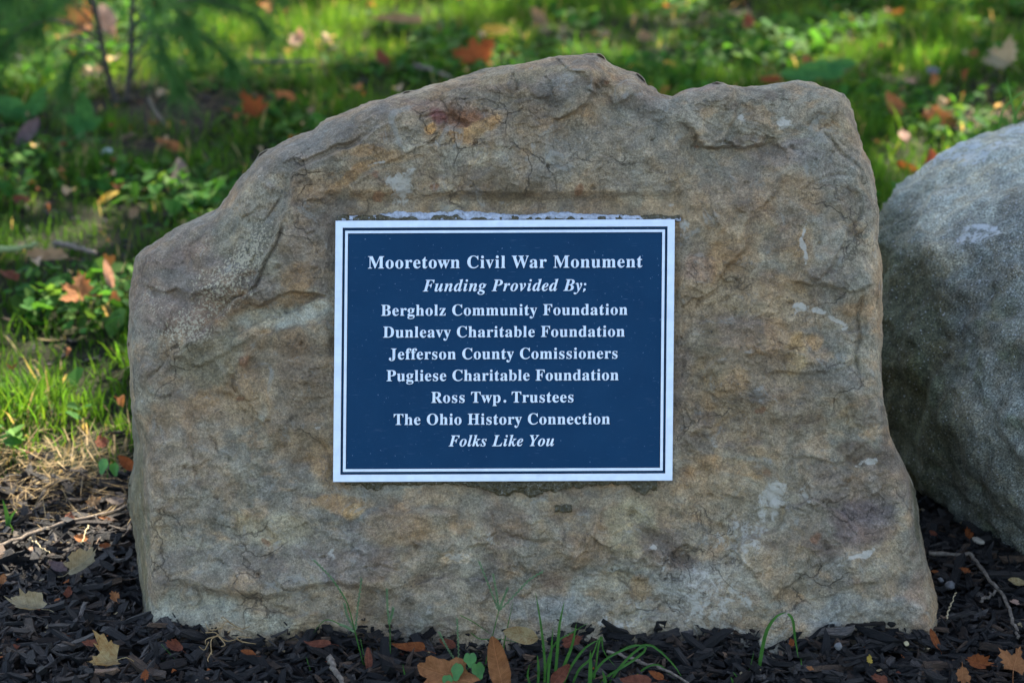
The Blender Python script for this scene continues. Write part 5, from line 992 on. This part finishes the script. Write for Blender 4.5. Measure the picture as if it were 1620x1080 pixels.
# ------------------------------------------------------------------ pine sapling
t = NT('pine_needles'); c = t.ramp(t.noise(14, 3, .6), [(.3, (.035, .11, .025)), (.7, (.09, .20, .05))]); t.set(color=c, rough=.8, spec=.1); M_pine = t.translucent(t.mix(1, c, (1.2, 1.2, .8), 'MULTIPLY'), .3)
YP = 2.58; pb = on_wall(197, 182, YP); pb[2] = .02
pine = empty('pine_sapling', pb); tag(pine, 'young white pine with two thin dark stems and drooping needles, top left', 'tree')
def wallpath(pts, yy0, yy1): P_ = np.array(pts, float); return on_wall(P_[:, 0], P_[:, 1], np.linspace(yy0, yy1, len(P_)))
stems = [smooth_path(wallpath([(197, 190), (178, 145), (168, 105), (158, 50), (146, -10), (128, -120), (120, -260)], YP, YP-.05), 30), smooth_path(wallpath([(197, 190), (202, 150), (206, 110), (208, 50), (210, -10), (216, -140), (222, -330)], YP, YP+.05), 30)]
for s_ in stems:
    V_, Q_, T_ = tube(s_, np.linspace(.0085, .004, 30), 7, .05); obj('trunk', mesh_np('trunk', V_, [Q_, T_], M_bark, smooth=True, loc=pb), pine)
r_ = np.random.default_rng(31)
br = [  # stem, place on stem, end (photo x, y), end y in metres
 (0, .45, (20, 60), 2.35), (0, .42, (60, 100), 2.8), (0, .5, (70, 20), 2.5), (0, .6, (0, 10), 2.4), (0, .55, (110, -30), 2.2), (0, .75, (30, -40), 2.3), (0, .7, (-60, 30), 2.6), (0, .85, (60, -120), 2.6), (0, .5, (-50, 70), 2.7),
 (1, .40, (300, 60), 2.75), (1, .45, (345, 75), 2.45), (1, .5, (280, 10), 2.3), (1, .55, (390, 20), 2.5), (1, .6, (330, -30), 2.6), (1, .5, (250, 60), 2.2), (1, .7, (400, -50), 2.4), (1, .8, (280, -90), 2.7), (1, .62, (240, -20), 2.1), (1, .3, (270, 110), 2.4), (0, .3, (110, 110), 2.3)]
for si, f_, (ex, ey), ye in br:
    a_ = stems[si][int(f_*29)]; e_ = on_wall(ex, ey, ye); md = (a_+e_)/2+np.array((0, 0, .05)); path = smooth_path([a_, md, e_, e_+(e_-md)*.3-np.array((0, 0, .03))], 18)
    V_, Q_, T_ = tube(path, np.linspace(.0035, .0014, 18), 5); bo = obj('branch', mesh_np('branch', V_, [Q_, T_], M_bark, smooth=True, loc=pb), pine)
    nn_ = 340; u_ = r_.uniform(.3, 1, nn_)**.8; ix = (u_*16.99).astype(int); fr = (u_*16.99-ix)[:, None]; c_ = path[ix]*(1-fr)+path[ix+1]*fr; d_ = path[ix+1]-path[ix]; d_ /= np.linalg.norm(d_, axis=1)[:, None]
    dirv = d_*.9+r_.normal(0, .55, (nn_, 3)); dirv /= np.linalg.norm(dirv, axis=1)[:, None]; L_ = r_.uniform(.05, .1, nn_)[:, None]
    tip = c_+dirv*L_+np.array((0, 0, -1.))*L_*.25; midp = c_+dirv*L_*.55; sd_ = np.cross(dirv, r_.normal(0, 1, (nn_, 3))); sd_ /= np.linalg.norm(sd_, axis=1)[:, None]; sd_ *= .0007
    Vn = np.stack([c_-sd_, c_+sd_, midp-sd_, midp+sd_, tip], 1).reshape(-1, 3); o_ = (np.arange(nn_)*5)[:, None]
    obj('needles', mesh_np('needles', Vn, [o_+np.array([[0, 1, 3, 2]]), o_+np.array([[2, 3, 4]])], M_pine, loc=pb), bo, kind='stuff')

# ------------------------------------------------------------------ shade tree beyond the top of the picture
SP = []   # sun flecks that reach the ground: photo x, y, radii in photo pixels
rfl = np.random.default_rng(9); extra = [(rfl.uniform(0, 1620), rfl.uniform(5, 120), rfl.uniform(6, 22), rfl.uniform(2, 5)) for _ in range(34)]+[(rfl.uniform(1380, 1620), rfl.uniform(100, 300), rfl.uniform(6, 16), rfl.uniform(3, 6)) for _ in range(6)]+[(rfl.uniform(0, 330), rfl.uniform(230, 560), rfl.uniform(6, 16), rfl.uniform(3, 6)) for _ in range(12)]
for a_ in [(300, 95, 60, 14), (345, 75, 60, 16), (420, 70, 60, 20), (480, 50, 60, 16), (540, 28, 60, 14), (610, 12, 60, 10), (110, 100, 60, 14), (60, 118, 40, 10), (175, 112, 40, 10), (240, 105, 40, 8), (160, 28, 40, 14), (640, 34, 30, 6),
           (1520, 190, 60, 14), (1430, 214, 36, 6), (1590, 175, 40, 14), (1350, 78, 36, 8), (1435, 95, 40, 8), (1560, 60, 40, 8), (1060, 12, 40, 6), (1330, 110, 18, 5), (1275, 100, 14, 5),
           (60, 765, 105, 20), (130, 760, 40, 12), (195, 735, 22, 9), (60, 650, 80, 26), (140, 600, 46, 18), (30, 590, 46, 18), (130, 470, 46, 12), (40, 350, 30, 9), (120, 350, 46, 9), (180, 300, 26, 7), (90, 560, 60, 10), (0, 250, 30, 6), (760, 20, 30, 5), (900, 30, 26, 5), (1200, 60, 26, 5), (1115, 90, 24, 5), (250, 60, 60, 16), (380, 45, 60, 16), (520, 70, 50, 12), (450, 100, 60, 10), (30, 130, 50, 10), (80, 60, 60, 12)]+extra:
    c_ = on_plane(a_[0], a_[1], .07); ex_ = on_plane(a_[0]+a_[2], a_[1], .07)[0]-c_[0]; ey_ = (on_plane(a_[0], a_[1]-a_[3], .07)[1]-on_plane(a_[0], a_[1]+a_[3], .07)[1])/2
    SP.append((c_[0], c_[1], max(ex_, .03), max(ey_, .03)))
t = NT('maple_leaf_green'); c = t.ramp(t.noise(.9, 3, .6), [(.3, (.04, .10, .018)), (.7, (.09, .17, .03))]); t.set(color=c, rough=.5); M_can = t.translucent(t.mix(1, c, (1.3, 1.3, .6), 'MULTIPLY'), .3)
def shade_tree(label, ground_xy, crown, rad, nleaf, seed, grp=None):
    r_ = np.random.default_rng(seed); tb = np.array((ground_xy[0], ground_xy[1], 0.)); e = empty('shade_tree', tb); tag(e, label, 'tree', grp)
    cr_ = np.array(crown); top = cr_+np.array((0, 0, rad[2]*.7))
    tr = smooth_path([tb-(0, 0, .2), tb+(0.05, .05, 1.2), (tb*.4+cr_*.6)*(1, 1, .8)+(0, 0, .0), top], 20); V_, Q_, T_ = tube(tr, np.linspace(.26, .05, 20), 12, .05); obj('trunk', mesh_np('trunk', V_, [Q_, T_], M_bark, smooth=True, loc=tb), e)
    for k in range(9):
        a_ = k/9*6.283+r_.uniform(-.3, .3); s0 = tr[9+k % 7]; en = cr_+np.array((math.cos(a_)*rad[0]*.8, math.sin(a_)*rad[1]*.8, r_.uniform(-.2, .5)*rad[2]))
        V_, Q_, T_ = tube(smooth_path([s0, (s0+en)/2+np.array((0, 0, .35)), en], 12), np.linspace(.05, .008, 12), 7); obj('limb', mesh_np('limb', V_, [Q_, T_], M_bark, smooth=True, loc=tb), e)
    d_ = r_.normal(0, 1, (nleaf, 3)); d_ /= np.linalg.norm(d_, axis=1)[:, None]; c_ = cr_+d_*np.array(rad)*(r_.random((nleaf, 1))**.38)
    s = -(c_[:, 2]-.07)/SUN[2]; gx_, gy_ = c_[:, 0]+SUN[0]*s, c_[:, 1]+SUN[1]*s      # where this leaf's shadow falls
    wob = .35*fbm(np.stack([gx_, gy_], 1), 9, 3, 501); keep = np.ones(nleaf, bool)
    for x, y, rx, ry in SP: keep &= (np.hypot((gx_-x)/(rx+.075), (gy_-y)/(ry+.09))+wob*.9) > 1
    c_ = c_[keep]; n = len(c_); sz = r_.uniform(.05, .085, n)
    nr_ = r_.normal(0, 1, (n, 3))+np.array((0, 0, 1.0))+SUN*.8; nr_ /= np.linalg.norm(nr_, axis=1)[:, None]; a_ = np.cross(nr_, r_.normal(0, 1, (n, 3))); a_ /= np.linalg.norm(a_, axis=1)[:, None]; b_ = np.cross(nr_, a_)
    a_ = a_*sz[:, None]; b_ = b_*sz[:, None]
    Vv = np.stack([c_-b_*1.1, c_+a_-b_*.2, c_+a_*.45+b_*.5, c_+b_*1.2, c_-a_*.45+b_*.5, c_-a_-b_*.2], 1).reshape(-1, 3); o_ = (np.arange(n)*6)[:, None]
    obj('crown', mesh_np('crown', Vv, np.concatenate([o_+np.array([[0, 1, 2, 3]]), o_+np.array([[0, 3, 4, 5]])]), M_can, loc=tb), e, kind='stuff')
def over(x, y, h): return (x+SUN[0]/SUN[2]*h, y+SUN[1]/SUN[2]*h, h)
c1 = over(.3, 1.7, 4.1); shade_tree('broad unseen shade tree beyond the lawn whose leaves dapple the grass', (c1[0]+2.2, c1[1]+.8), c1, (4.6, 4.2, 1.1), 30000, 71)
